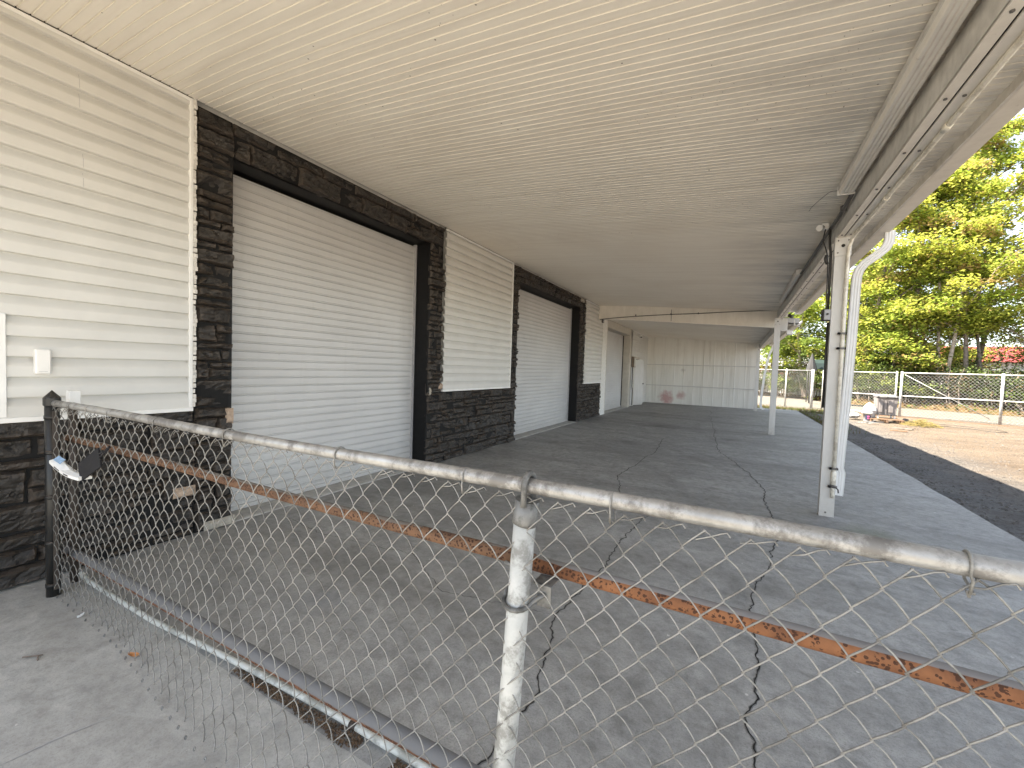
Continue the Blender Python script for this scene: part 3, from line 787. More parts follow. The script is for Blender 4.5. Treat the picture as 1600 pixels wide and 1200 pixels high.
# posts
def post(x, y, ztop, label, flare=False):
    mb = MB(); w = .068; d = .045
    prof = [(x-w,y+d),(x-w,y-d),(x+w,y-d),(x+w,y+d),(x+w-.02,y+d),(x+w-.02,y+d-.004),(x+w-.004,y+d-.004),(x+w-.004,y-d+.004),(x-w+.004,y-d+.004),(x-w+.004,y+d-.004),(x-w+.02,y+d-.004),(x-w+.02,y+d)]
    mb.extr(prof, 'z', 0.0, ztop, 0, False, True)
    for zz in (.05,): mb.lathe_y = None
    # bolt heads
    for (bx, bz, r) in ((x-.01, .045, .010),):
        mb.tube([(bx,y-d,bz),(bx,y-d-.008,bz)], r, 8, 1)
    o = mb.build('post', [M['steel'], M['conduit']], can, label)
    p = MB()
    p.box(x-w-.006, y-d-.010, ztop-.20, x+w+.006, y-d-.003, ztop+.012, 0, .002)
    p.tube([(x,y-d-.009,ztop-.09),(x,y-d-.016,ztop-.09)], .017, 10, 1)
    for bx in (-.045,.045):
        for bz in (-.035,-.165): p.tube([(x+bx,y-d-.009,ztop+bz),(x+bx,y-d-.016,ztop+bz)], .007, 6, 1)
    p.build('top_plate', [M['steel'], M['gapdark']], o)
    return o
post(5.008, 5.75, 3.06, 'nearest white steel porch post with pipe clamped to it')
post(4.953, 12.93, 3.06, 'white steel porch post below the header beam')
post(4.885, 21.2, 2.775, 'farthest white steel post beside the end wall')
# gutters with soffit edge
def gutter(y0, y1, z, label):
    mb = MB()
    prof = [(5.395,z+.10),(5.395,z+.008),(5.41,z),(5.525,z),(5.535,z+.03),(5.550,z+.05),(5.565,z+.07),(5.57,z+.135),(5.560,z+.14),(5.556,z+.13),(5.548,z+.075),(5.52,z+.035),(5.51,z+.008),(5.41,z+.008)]
    mb.extr(prof, 'y', y0, y1, 0, False, True)
    mb.box(5.375, y0, z-.012, 5.394, y1, z+.16, 1)
    return mb.build('gutter', [M['steel_warm'], M['beamgrey']], can, label)
gutter(-0.95, 13.55, 3.225, 'gutter along the near bays')
gutter(13.60, 22.55, 2.935, 'gutter along the far bay')
# downspouts: ribbed white box pipe
def downspout(path, w, d, label):
    mb = MB(); ring = []
    n = 7
    for i in range(n+1):
        u = -1 + 2*i/n; ring.append((u*w, -d + (.004 if i % 2 else 0)))
    ring.append((w*1.02, 0))
    for i in range(n, -1, -1):
        u = -1 + 2*i/n; ring.append((u*w, d - (.004 if i % 2 else 0)))
    ring.append((-w*1.02, 0))
    m = len(ring); vs = []
    P = [Vector(p) for p in path]
    for i, p in enumerate(P):
        t = (P[min(i+1,len(P)-1)] - P[max(i-1,0)]).normalized()
        s = Vector((0,1,0)).cross(t).normalized()      # in the x-z plane
        for a, b in ring:
            q = p + s*a + Vector((0,1,0))*b
            vs.append(q)
    mb.add(vs, [(i*m+k, i*m+(k+1) % m, (i+1)*m+(k+1) % m, (i+1)*m+k) for i in range(len(P)-1) for k in range(m)], 0)
    return mb.build('downspout', M['pvc'] if False else M['trim'], can, label)
downspout([(5.525,6.3,3.24),(5.53,6.3,3.17),(5.525,6.3,3.11),(5.50,6.3,3.05),(5.45,6.3,3.00),(5.38,6.3,2.94),(5.32,6.3,2.89),(5.275,6.3,2.82),(5.255,6.3,2.74),(5.25,6.3,2.6),(5.243,6.3,2.0),(5.226,6.3,1.2),(5.205,6.3,.60),(5.200,6.3,.46),(5.218,6.3,.40),(5.214,6.3,.25),(5.208,6.3,.125)], .046, .034, 'ribbed white downspout behind the nearest post')
downspout([(5.46,21.8,2.95),(5.44,21.8,2.80),(5.34,21.8,2.52),(5.27,21.8,2.2),(5.19,21.8,1.6),(5.13,21.8,.9),(5.10,21.8,.25),(5.13,21.8,.12),(5.24,21.8,.05)], .045, .03, 'thin white downspout curving down beside the farthest post')

# end wall
ew = thing('end_wall', (2.5,22.3,0), 'stained white metal panel wall closing the far end of the porch', 'wall')
mb = MB(); x = -.02; prof = []
while x < 4.9:
    prof += [(x, 22.30),(x+.012,22.286),(x+.030,22.286),(x+.042,22.30),(x+.20,22.30),(x+.206,22.292),(x+.22,22.292),(x+.226,22.30)]; x += .445
prof = [(a, b) for a, b in prof if a < 4.95]
n = len(prof); vs = [(a, b, 0) for a, b in prof] + [(a, b, ceil2(a)+.01) for a, b in prof]
mb.add(vs, [(i, i+1, n+i+1, n+i) for i in range(n-1)], 0)
mb.build('panel', M['endwall'], ew)
mb = MB(); mb.box(-.01,22.31,-.05,5.0,22.4,3.3,0); mb.build('back_sheet', M['roofing'], ew)
for z in (1.95, .905):
    mb = MB(); mb.box(0, 22.235, z-.02, 4.9, 22.271, z+.02, 0, .003); mb.build('girt', M['steel'], ew)

# ------------------------------------------------------------------ lamps, cables, boxes on the canopy
def strip_light(y0, y1, xa, xb, ribs, label):
    t = thing('strip_light', ((xa+xb)/2, (y0+y1)/2, 3.25), label, 'ceiling light', 'strip lights along the eave beam')
    mb = MB(); zc = ceil_z((xa+xb)/2) - .012; w = xb-xa
    mb.box(xa, y0, zc-.045, xb, y1, zc, 0, .004); mb.build('housing', M['beamgrey'], t)
    mb = MB(); prof = [(xa+.004,zc-.046),(xa+.010,zc-.075)]
    for i in range(ribs):
        u0 = xa+.012 + (w-.024)*i/ribs; u1 = xa+.012+(w-.024)*(i+1)/ribs
        prof += [(u0+.003,zc-.082),(u1-.008,zc-.082),(u1-.005,zc-.074),(u1-.002,zc-.074)]
    prof += [(xb-.010,zc-.075),(xb-.004,zc-.046)]
    mb.extr(prof, 'y', y0+.01, y1-.01, 0, False, True); mb.build('diffuser', M['steel_warm'], t)
    for yy in (y0-.004, y1+.004):
        mb = MB(); mb.box(xa-.003, min(yy, yy), zc-.086, xb+.003, yy+.008, zc-.002, 0, .003); mb.build('end_cap', M['whiteplastic'], t)
strip_light(.4, 4.85, 4.80, 4.925, 4, 'long ribbed strip light nearest the camera, beside the beam')
strip_light(8.3, 11.3, 4.85, 4.925, 1, 'thin strip light farther along the beam, past the nearest post')
def bendpath(pts, n=4):
    """round a polyline's corners"""
    P = [Vector(p) for p in pts]; out = [P[0]]
    for i in range(1, len(P)-1):
        a = P[i] + (P[i-1]-P[i])*.25; b = P[i] + (P[i+1]-P[i])*.25
        for k in range(n+1):
            t = k/n; out.append(a*(1-t)**2 + P[i]*2*t*(1-t) + b*t*t)
    return out + [P[-1]]
mb = MB(); mb.tube(bendpath([(4.915,4.86,3.24),(4.918,5.2,3.22),(4.915,5.55,3.21),(4.91,5.8,3.20)]), .020, 8); mb.tube([(4.91,5.86,3.21),(4.915,6.6,3.22),(4.915,8.28,3.23)], .018, 8)
mb.lathe((4.917,5.25,3.20),[(0,0),(.028,.0),(.028,.05),(0,.05)],8)
tag(mb.build('light_conduit', M['conduit']), 'dark conduit along the beam joining the two strip lights', 'conduit')
mb = MB(); mb.tube(bendpath([(4.86,4.86,3.26),(4.76,4.95,3.305),(4.70,5.10,3.29),(4.66,5.35,3.305),(4.66,5.5,3.318)]), .0024, 6)
tag(mb.build('lamp_cord', M['conduit']), 'thin loose cord curling from the end of the near strip light', 'cord')
mb = MB(); pts = []
for i in range(31):
    u = i/30; x = .06 + (4.92-.06)*u; pts.append((x, 13.425, 3.21 + .10*min(1, u/.45) + .012*u + .012*math.sin(u*9)))
mb.tube(pts, .011, 6)
for x in (2.24, 3.0, 1.2): mb.box(x-.012, 13.415, 3.29, x+.012, 13.45, 3.335)
tag(mb.build('header_cable', M['darkcable']), 'black cable stretched across the face of the header beam', 'cable')
# left side of the nearest post: cable bundle, switch box
mb = MB()
mb.tube(bendpath([(4.90,5.80,3.20),(4.90,5.79,3.05),(4.915,5.77,2.9),(4.918,5.76,2.28)]), .013, 8)
mb.tube(bendpath([(4.86,5.82,3.20),(4.84,5.82,3.08),(4.88,5.80,2.95),(4.896,5.78,2.80),(4.90,5.77,2.28)]), .006, 6)
mb.tube([(4.925,5.76,2.15),(4.925,5.76,1.2)], .012, 8)
mb.tube(bendpath([(4.88,5.78,2.9),(4.87,5.78,2.86),(4.89,5.78,2.80)]), .016, 6)
tag(mb.build('cable_bundle', M['darkcable']), 'dark cables running down the left side of the nearest post', 'cable')
t = thing('switch_box', (4.9,5.76,2.2), 'grey weatherproof switch box on the side of the nearest post', 'switch box')
mb = MB(); mb.box(4.862, 5.70, 2.165, 4.936, 5.80, 2.295, 0, .006); mb.build('case', M['darkcable'], t)
mb = MB(); mb.box(4.876, 5.688, 2.172, 4.934, 5.699, 2.288, 0, .004); mb.build('lid', M['greybox'], t)
mb = MB(); mb.tube([(4.905,5.686,2.235),(4.905,5.676,2.235)], .012, 10); mb.build('knob', M['darkcable'], t)
t = thing('flood_light', (4.86,5.88,3.2), 'small white spot lamp on the ceiling above the switch box', 'spot lamp')
mb = MB(); mb.box(4.83, 5.86, 3.215, 4.90, 5.92, 3.285, 0, .006); mb.build('base', M['whiteplastic'], t)
mb = MB(); mb.tube([(4.84,5.86,3.235),(4.80,5.80,3.215)], [.022,.034], 10); mb.build('head', M['whiteplastic'], t)
t = thing('flood_light', (5.1,13.3,3.2), 'white twin lamp fixed by the top of the post below the header beam', 'spot lamp')
mb = MB(); mb.box(5.06, 13.25, 3.13, 5.20, 13.33, 3.235, 0, .006); mb.build('base', M['whiteplastic'], t)
mb = MB(); mb.tube([(5.20,13.28,3.16),(5.30,13.22,3.12)], [.03,.045], 10, 0); mb.build('lamp_head', M['darkcable'], t)
mb = MB(); mb.tube([(5.20,13.31,3.17),(5.26,13.36,3.20)], [.02,.03], 10, 0); mb.build('lamp_head', M['darkcable'], t)
mb = MB(); mb.box(5.02, 13.45, 2.80, 5.22, 13.52, 3.11, 0, .004); mb.box(5.02,13.40,2.77,5.36,13.56,2.80,0,.003)
tag(mb.build('header_end_plate', M['steel']), 'white plate closing the header beam end beyond the post', 'plate')
t = thing('sensor_box', (5.3,13.4,2.7), 'pale blue white box under the end plate of the header beam', 'box')
mb = MB(); mb.box(5.20, 13.38, 2.67, 5.34, 13.48, 2.765, 0, .01); mb.build('case', M['whiteplastic'], t)
mb = MB(); mb.box(5.22, 13.37, 2.655, 5.32, 13.42, 2.668, 0, .002); mb.build('lens', M['greybox'], t)
# white conduit pipe on the nearest post
t = thing('conduit_pipe', (5.05,5.68,.25), 'cream plastic pipe clamped down the front of the nearest post', 'pipe')
mb = MB()
xx = 5.048; yy = 5.678
mb.tube(bendpath([(5.085,-.8,3.045),(5.085,4.6,3.045),(5.083,5.35,3.045),(5.070,5.62,3.03),(xx+.005,yy,2.93),(xx,yy,2.7),(xx,yy,.52)]), .0165, 10, 0)
mb.tube([(xx,yy,.52),(xx,yy,.50),(xx,yy,.44),(xx,yy,.36)], [.0165,.024,.024,.024], 10, 0)
mb.tube([(xx,yy,.36),(xx,yy,.22)], .018, 10, 0)
mb.build('pipe', M['pvc_cream'], t)
mb = MB()
for yk in (3.4, 4.55, 2.5):
    mb = MB(); mb.tube([(5.085,yk,3.045),(5.085,yk+.07,3.045)], .021, 10); mb.build('coupling', M['pvc_cream'], t)
for zk in (2.02, 1.86, .545, .345):
    mb = MB(); mb.box(xx-.045, yy-.021, zk-.011, xx+.032, yy-.0185 if zk not in (.345,) else yy-.017, zk+.011, 0)
    mb.box(xx-.045, yy-.021, zk-.011, xx-.022, 5.70, zk+.011, 0); mb.box(xx+.0225, yy-.021, zk-.011, xx+.032, 5.70, zk+.011, 0)
    mb.build('clamp', M['conduit'], t)
mb = MB(); mb.tube([(xx+.02,yy-.01,.345),(xx+.04,yy-.03,.325),(xx+.045,yy-.03,.29)], .008, 6); mb.tube([(xx-.03,yy-.02,.36),(xx+.03,yy-.03,.35)], .012, 6); mb.build('valve', M['conduit'], t)

# ------------------------------------------------------------------ near chain link fence
FY = lambda x: .931 + .016*x
fence = thing('chain_link_fence', (.33,.94,0), 'galvanised chain link fence across the foreground with a black end post', 'fence')
X0, X1 = .352, 6.3
mb = MB()
mb.tube([(.318,.936,0),(.318,.936,1.215)], .034, 16); 
for z in (.06,.33,.62,.90,1.12): mb.tube([(.318,.936,z),(.318,.936,z+.020)], .037, 16)
tp = mb.build('terminal_post', M['blackpost'], fence, 'black end post against the wall')
mb = MB(); mb.lathe((.318,.936,1.20), [(.036,0),(.040,.004),(.040,.048),(.037,.054),(.0,.098)], 14, 0, False); mb.build('post_cap', M['blackpost'], tp)
mb = MB()
for z in (.07,.34,.63,.91):
    mb.tube([(.33,.905,z+.01),(.365,.925,z+.01)], .006, 6)
mb.box(.360,.925,.05,.367,.948,1.17); mb.build('tension_bar', M['darkrail'], tp)
RZ = 1.216
railpts = [(.34 + (X1-.34)*i/40, FY(.34 + (X1-.34)*i/40)+.006, RZ+.004*math.sin(i*.35)) for i in range(41)]
mb = MB(); mb.tube(railpts, .0205, 14); mb.build('top_rail', M['rail'], fence)
# line post with loop cap
PX = 3.575; PY = FY(PX)+.012
mb = MB(); mb.tube([(PX-.075,PY,0),(PX-.035,PY,.6),(PX-.006,PY,1.15)], .0305, 20); lp = mb.build('line_post', M['postwhite'], fence, 'white line post near the middle')
mb = MB(); mb.tube([(PX-.010,PY,1.115),(PX-.008,PY,1.125),(PX-.002,PY,1.18)], [.0345,.0335,.0335], 20)
loop = []
for k in range(15):
    w = -math.pi*.10 + (math.pi*1.20)*k/14
    loop.append((PX+.004, PY-.006+.031*math.cos(w), RZ+.002+.034*math.sin(w)))
loop = [(PX+.004, PY+.025, 1.17)] + loop + [(PX+.004, PY-.037, 1.17)]
mb.tube(loop, .0085, 8, 0, True, True, (1,0,0), 1.0)
mb.build('loop_cap', M['cast'], lp)
bz = .905; bxc = PX-.020
mb = MB()
ub = [(bxc-.040,PY+.035,bz+.012),(bxc-.040,PY,bz+.006)]
for k in range(9):
    w = math.pi + math.pi*k/8; ub.append((bxc+.040*math.cos(w), PY+.040*math.sin(w), bz-.004-.010*math.sin(math.pi*k/8)))
ub += [(bxc+.055,PY+.004,bz+.012),(bxc+.072,PY+.014,bz+.022)]
mb.tube(ub, .0065, 8)
mb.box(bxc+.048, PY+.018, bz-.015, bxc+.088, PY+.023, bz+.045, 0, .001)
mb.box(bxc+.034, PY+.022, bz+.040, bxc+.088, PY+.075, bz+.045, 0, .001)
mb.tube([(bxc-.07,PY+.05,bz+.062),(bxc-.03,PY+.045,bz+.058)], .006, 6)
mb.build('band_clamp', M['cast'], fence)
# the woven fabric
def weave(fp, x0, x1, ztop, zbot, W, H, r, n, disp, wob, bow=.0):
    mb = MB(); hw = W/2; hh = H/2; cols = int((x1-x0)/hw); rows = int((ztop-zbot)/hh)
    for k in range(cols):
        pts = []
        for j in range(rows+1):
            right = (k+j) % 2 == 1
            i = k + (1 if right else 0)
            x = x0 + i*hw + (.0022 if right else -.0022)
            z = ztop - j*hh
            fr = (1 if right else -1)
            if j > 0 and n > 1:
                px, pz, _ = last
                for q in range(1, n):
                    t = q/n
                    sgn = 1 if right else -1
                    pts.append((px+(x-px)*t, pz+(z-pz)*t + (bow*math.sin(math.pi*t) if right else bow*.25*math.sin(math.pi*t)), sgn*.0035*math.sin(math.pi*t)))
            pts.append((x, z, 0)); last = (x, z, 0)
        P = []
        for x, z, d in pts:
            dx, dy, dz = disp(x, z)
            P.append((x+dx, fp(x)+d+dy, z+dz))
        mb.tube(P, r, 4 if n > 1 else 3, 0, False, True, (0,1,0))
    return mb
def sm(a, b, t):
    t = max(0, min(1, (t-a)/(b-a))); return t*t*(3-2*t)
def disp(x, z):
    low = max(0, 1 - z/.62)
    b = .15*sm(.9,2.5,x)*(1-sm(3.0,3.7,x))*low**1.4            # the loose skirt bellies out at the bottom
    y = -b + .010*nz(x*1.7, z*2.2, 3) + .004*nz(x*6, z*6, 8) - .012
    dx = .022*nz(x*1.3, z*1.5, 11)*(1-z/1.3) + .003*nz(x*9, z*9, 2)
    dz = .016*nz(x*1.5+4, z*1.4, 5)*(1-z/1.3) + .003*nz(x*8, z*8, 6) + .05*b
    return dx, y, dz
mb = weave(FY, .372, X1-.05, 1.196, .012, .0845, .0955, .00205, 4, disp, 0, .006)
# twisted tops and knuckled bottoms
k = 0; x = .372+.04225
rr = random.Random(12)
while x < X1-.1:
    dx, dy, dz = disp(x, 1.19); yb = FY(x)+dy
    xn = x+disp(x, 1.19)[0]; zt = 1.196+disp(x, 1.19)[2]; xe = x-.0845+disp(x-.0845, 1.19)[0]
    mb.tube([(xn+.006,yb-.004,zt-.004),(xn,yb-.005,zt+.005),(xn-.012,yb+.003,zt-.002),(xn-.034,yb-.003,zt-.010+rr.uniform(-.004,.004)),(xn-.060,yb+.002,zt-.020+rr.uniform(-.006,.006))], .0018, 4, 0, False)
    dx, dy, dz = disp(x, .012); yb = FY(x)+dy; zb = .012+dz; q = x+dx
    mb.tube([(q+.006*math.cos(w*1.05), yb+.002*math.sin(w), zb+.006*math.sin(w*1.05)) for w in range(7)], .0026, 4, 0, False)
    x += .0845
mb.build('mesh', M['wire'], fence)
rr = random.Random(6)
for x in (.62, .86, 1.12, 1.62, 2.2, 2.86, 3.38, 3.80, 4.415, 5.1, 5.7):
    mb = MB(); yb = FY(x)+.006; pts = []
    for k2 in range(13):
        w = -1.0 + 5.2*k2/12; pts.append((x+.004*k2/12+rr.uniform(-.0006,.0006), yb-.0235*math.cos(w-1.2), RZ+.0235*math.sin(w-1.2)-.001))
    pts = [(x+.002, yb-.020, RZ-.045)] + [(x+.003,yb-.026,RZ-.02)] + pts[4:] + [(x+.006,yb+.012,RZ-.030),(x+.010,yb-.012,RZ-.046),(x-.002,yb-.018,RZ-.040),(x+.004,yb-.014,RZ-.052)]
    mb.tube(pts, .0026, 6); mb.build('tie_wire', M['wire'], fence)
mb = MB(); mb.tube([(X1,FY(X1)+.01,0),(X1,FY(X1)+.01,1.2)], .0305, 14); mb.build('corner_post', M['postwhite'], fence)

# second, rusty rail frame behind it
bar = thing('pipe_barrier', (.2,1.06,0), 'two rusty horizontal pipes on a dark stake right behind the chain link fence', 'barrier')
RY = lambda x: FY(x)+.10
mb = MB(); mb.tube([(.205,1.06,0),(.205,1.06,1.20)], .022, 10); mb.box(.172,1.035,1.19,.238,1.09,1.285,1,.004); mb.build('stake', [M['darkrail'], M['trim']], bar)
mb = MB(); mb.tube([(.20+ (3.56-.20)*i/14, RY(.20+(3.56-.20)*i/14), .976 - .006*i/14 + .004*math.sin(i*.5)) for i in range(15)], .0205, 16); mb.build('upper_rail', M['rust2'], bar, 'browner left length of the upper pipe')
mb = MB(); mb.tube([(3.54+ (6.2-3.54)*i/12, RY(3.54+(6.2-3.54)*i/12), .968 - .016*i/12) for i in range(13)], .0215, 16); mb.build('upper_rail', M['rust'], bar, 'bright orange pitted right length of the upper pipe')
mb = MB(); mb.tube([(.20+ (6.2-.20)*i/20, RY(.20+(6.2-.20)*i/20), .225 + .004*i/20*4 + .003*math.sin(i*.7)) for i in range(21)], .028, 16); mb.build('lower_rail', M['rust3'], bar, 'grey lower pipe with a rusty edge')
mb = MB(); mb.tube([(6.2,RY(6.2),0),(6.2,RY(6.2),1.1)], .022, 10); mb.build('stake', M['darkrail'], bar)

mb = MB(); P = [(.265,1.075,.075),(.285,1.082,.045),(.33,1.09,.028),(.6,1.095,.024),(1.2,1.107,.024),(2.0,1.165,.022),(2.55,1.192,.022),(3.1,1.20,.022),(4.2,1.21,.022),(5.6,1.23,.022)]
mb.tube(P, .0135, 12)
mb.tube([(2.70,1.1945,.022),(2.735,1.195,.022)], .0155, 12, 1); mb.tube([(2.84,1.1965,.022),(2.93,1.198,.022)], .0152, 12, 0)
tag(mb.build('floor_pipe', [M['pvc'], M['darkrail']]), 'white plastic pipe lying on the concrete along the fence foot', 'pipe')

mb = MB(); rr = random.Random(8)
for i in range(2600):
    x = 1.95 + 1.55*rr.random()**.8; yc = 1.145 + .02*(x-2) ; y = yc + rr.uniform(-.055,.035)*(.4+.6*abs(nz(x*5,2,3))*2)
    if nz(x*4, 8, 1) < -.18: continue
    s = rr.uniform(.003,.010); a = rr.random()*6.3; z = .002+rr.random()*.012
    mb.add([(x-s*math.cos(a),y-s*math.sin(a),z),(x+s*.5*math.sin(a),y-s*.5*math.cos(a),z+rr.random()*.006),(x+s*math.cos(a),y+s*math.sin(a),z),(x-s*.5*math.sin(a),y+s*.5*math.cos(a),z+rr.random()*.006)], [(0,1,2,3)], 0)
tag(mb.build('leaf_litter', M['litter']), kind='stuff')

def dry_leaf(x, y, s, rot, mat, label, name='dry_leaf', cat='leaf', curl=.5):
    mb = MB(); n = 7; vs = []
    for i in range(n+1):
        t = i/n; w = s*.42*math.sin(math.pi*min(1, t*1.02+.02))**.8
        for j in (-1,-.5,0,.5,1):
            px = (t-.5)*2*s; py = j*w
            pz = .004 + curl*s*(abs(j)**1.5)*.8 + curl*s*.5*(2*t-1)**2 + .004*nz(i, j*2, x)
            vs.append((x+px*math.cos(rot)-py*math.sin(rot), y+px*math.sin(rot)+py*math.cos(rot), pz))
    mb.add(vs, [(i*5+j, i*5+j+1, (i+1)*5+j+1, (i+1)*5+j) for i in range(n) for j in range(4)], 0, True)
    tag(mb.build(name, mat), label, cat)
dry_leaf(1.43, .938, .032, .5, M['leafdry'], 'curled dry orange leaf on the pale concrete before the fence')
dry_leaf(.77, .93, .018, 1.9, M['paper'], 'scrap of white paper on the concrete near the black post', 'paper_scrap', 'paper scrap', .8)
dry_leaf(2.15, 1.125, .022, .2, M['leafdry'], 'small dry leaf caught against the white floor pipe')
mb = MB(); mb.tube([(.98,.66,.006),(1.03,.70,.009),(1.07,.69,.006)], .004, 5); mb.tube([(1.03,.70,.009),(1.04,.715,.008)], .003, 5)
tag(mb.build('twig', M['bark']), 'short dark twig lying on the concrete in front of the fence', 'twig')

# black tag and white folded booklet hung in the mesh
t = thing('hanging_tag', (.95,.93,.9), 'black flat tag on a strap holding a white booklet hung in the fence mesh', 'tag')
a = Vector((.86,.905,.868)); b = Vector((1.10,.915,.985)); u = (b-a).normalized(); wv = Vector((.72,-.02,-.70)); wv = (wv-u*wv.dot(u)).normalized(); nn = u.cross(wv)
mb = MB(); mb.obox((a+b)/2, u, wv, nn, (b-a).length/2, .052, .004); mb.build('card', M['blackfabric'], t)
mb = MB(); mb.tube([b - wv*.02, b + Vector((.035,.0,.028)), b + Vector((.075,.014,.062))], .005, 6); mb.tube([b - wv*.0, b + Vector((.045,.0,.022)), b + Vector((.078,.014,.060))], .004, 6); mb.build('strap', M['blackfabric'], t)
mb = MB()
p0 = Vector((.455,.915,.878)); p1 = Vector((.90,.915,.842)); L = 10; vs = []
for i in range(L+1):
    s = i/L; c = p0.lerp(p1, s) + Vector((0,0,-.020*math.sin(math.pi*s)))
    h = .009 + .021*max(0, math.sin(math.pi*min(1, s*2.0)))*(1 if s < .5 else 0) + .006
    vs += [c+Vector((0,-.028,-.010)), c+Vector((0,-.028,.006)), c+Vector((0,.0,h)), c+Vector((0,.028,.004)), c+Vector((0,.028,-.010))]
mb.add(vs, [(i*5+j, i*5+(j+1) % 5, (i+1)*5+(j+1) % 5, (i+1)*5+j) for i in range(L) for j in range(5)] + [(0,1,2,3,4),(L*5+4,L*5+3,L*5+2,L*5+1,L*5)], 0)
bk = mb.build('booklet', M['paper'], t)
mb = MB()
for s0, s1 in ((.18,.36),(.5,.66)):
    mb = MB(); c0 = p0.lerp(p1, s0); c1 = p0.lerp(p1, s1); dz0 = -.020*math.sin(math.pi*s0); dz1 = -.020*math.sin(math.pi*s1)
    mb.add([c0+Vector((0,-.0287,dz0-.006)), c1+Vector((0,-.0287,dz1-.006)), c1+Vector((0,-.0287,dz1+.001)), c0+Vector((0,-.0287,dz0+.001))], [(0,1,2,3)], 0)
    mb.build('dark_slot', M['gapdark'], bk)
mb = MB(); c = p0.lerp(p1, .27)+Vector((0,-.016,.034)); mb.obox(c, (1,0,-.1), (0,.75,.65), (0,-.65,.75), .05, .016, .002); mb.build('printed_patch', M['blueprint'], bk)

# ------------------------------------------------------------------ yard clutter
t = thing('wooden_pallet', (9.0,20.2,0), 'brown wooden pallet on the gravel beneath the grey bin', 'pallet')
for k in range(6):
    mb = MB(); mb.obox((8.98, 19.80+.16*k, .105), (1,.05,0), (0,1,0), (0,0,1), .48, .058, .011); mb.build('board', M['wood'], t)
for k in range(3):
    mb = MB(); mb.obox((8.55+.42*k, 20.2, .047), (0,1,0), (1,0,0), (0,0,1), .46, .035, .045); mb.build('runner', M['wood'], t)
t = thing('grey_bin', (9.05,20.4,.12), 'grey plastic bin with a black handle bar standing on the pallet', 'bin')
def frustum(mb, x0, y0, x1, y1, z0, z1, tx, ty, mi=0):
    mb.add([(x0+tx,y0+ty,z0),(x1-tx,y0+ty,z0),(x1-tx,y1-ty,z0),(x0+tx,y1-ty,z0),(x0,y0,z1),(x1,y0,z1),(x1,y1,z1),(x0,y1,z1)], [(0,3,2,1),(4,5,6,7),(0,1,5,4),(1,2,6,5),(2,3,7,6),(3,0,4,7)], mi)
mb = MB(); frustum(mb, 8.77, 20.2, 9.36, 20.72, .24, .90, .03, .03)
for gx in (8.955, 9.055): mb.box(gx, 20.205, .28, gx+.018, 20.24, .86, 1)
mb.box(8.78, 20.185, .235, 9.35, 20.73, .262, 1, .004)
for (xa, xb) in ((8.83,8.93),(9.11,9.24)): mb.box(xa, 20.196, .34, xb, 20.23, .82, 0, .01)
mb.build('body', [M['greyplastic'], M['darkcable']], t)
mb = MB(); mb.box(8.75, 20.17, .90, 9.38, 20.75, .945, 0, .012); mb.box(8.80, 20.25, .945, 9.33, 20.70, .965, 0, .008); mb.build('lid', M['lidplastic'], t)
mb = MB(); mb.tube([(8.74,20.13,.905),(9.33,20.13,.885)], .018, 8)
for hx, r in ((8.76,.042),(9.02,.034),(9.30,.028)): mb.tube([(hx-.035,20.13,.903),(hx+.035,20.13,.899)], r, 10)
mb.build('handle', M['darkcable'], t)
for lx in (8.82, 9.30):
    for ly in (20.27, 20.66):
        mb = MB(); mb.box(lx-.025, ly-.025, .117, lx+.025, ly+.025, .236, 0, .004); mb.build('foot', M['whiteplastic'], t)
t = thing('paint_bucket', (8.47,20.0,-.02), 'grey white bucket with a pink label beside the pallet', 'bucket')
mb = MB(); mb.lathe((8.47,20.0,-.02), [(0,0),(.115,0),(.12,.01),(.135,.30),(.142,.30),(.142,.325),(.13,.33),(.128,.29),(0,.28)], 20); mb.build('body', M['bag'], t)
mb = MB()
for (w0, w1, z0, z1, mi) in ((-2.3,-1.0,.07,.24,1),(-1.85,-1.35,.17,.215,0),(-1.85,-1.35,.10,.14,0)):
    vs = []
    for i in range(9):
        w = w0+(w1-w0)*i/8
        for z in (z0, z1):
            rr_ = .1225 + .0135*z/.30 + (.003 if mi == 1 else .005); vs.append((8.47+rr_*math.cos(w), 20.0+rr_*math.sin(w), -.02+z))
    mb.add(vs, [(2*i, 2*i+2, 2*i+3, 2*i+1) for i in range(8)], mi)
mb.build('label_band', [M['pink'], M['navy']], t)
def crumple(name, c, r, mat, label, cat, seed, sq=.8):
    mb = MB(); n, m = 14, 9; vs = []
    for j in range(m+1):
        ph = math.pi*j/m
        for i in range(n):
            th = 2*math.pi*i/n; d = Vector((math.sin(ph)*math.cos(th), math.sin(ph)*math.sin(th), math.cos(ph)))
            q = r*(1+.45*noise.noise(d*2.3+Vector((seed,0,0)))+.18*noise.noise(d*6+Vector((seed,3,0))))
            vs.append((c[0]+d.x*q, c[1]+d.y*q, max(c[2]-r*sq*.95, c[2]+d.z*q*sq)))
    mb.add(vs, [(j*n+i, j*n+(i+1) % n, (j+1)*n+(i+1) % n, (j+1)*n+i) for j in range(m) for i in range(n)], 0)
    tag(mb.build(name, mat), label, cat)
crumple('plastic_bag', (8.60,20.35,.33), .20, M['bag'], 'crumpled white plastic bag heaped behind the bucket', 'bag', 3, 1.5)
crumple('plastic_bag', (8.20,20.7,.12), .2, M['bag'], 'pale sheet of crumpled plastic on the ground left of the bucket', 'bag', 9, .6)
mb = MB(); rr = random.Random(31)
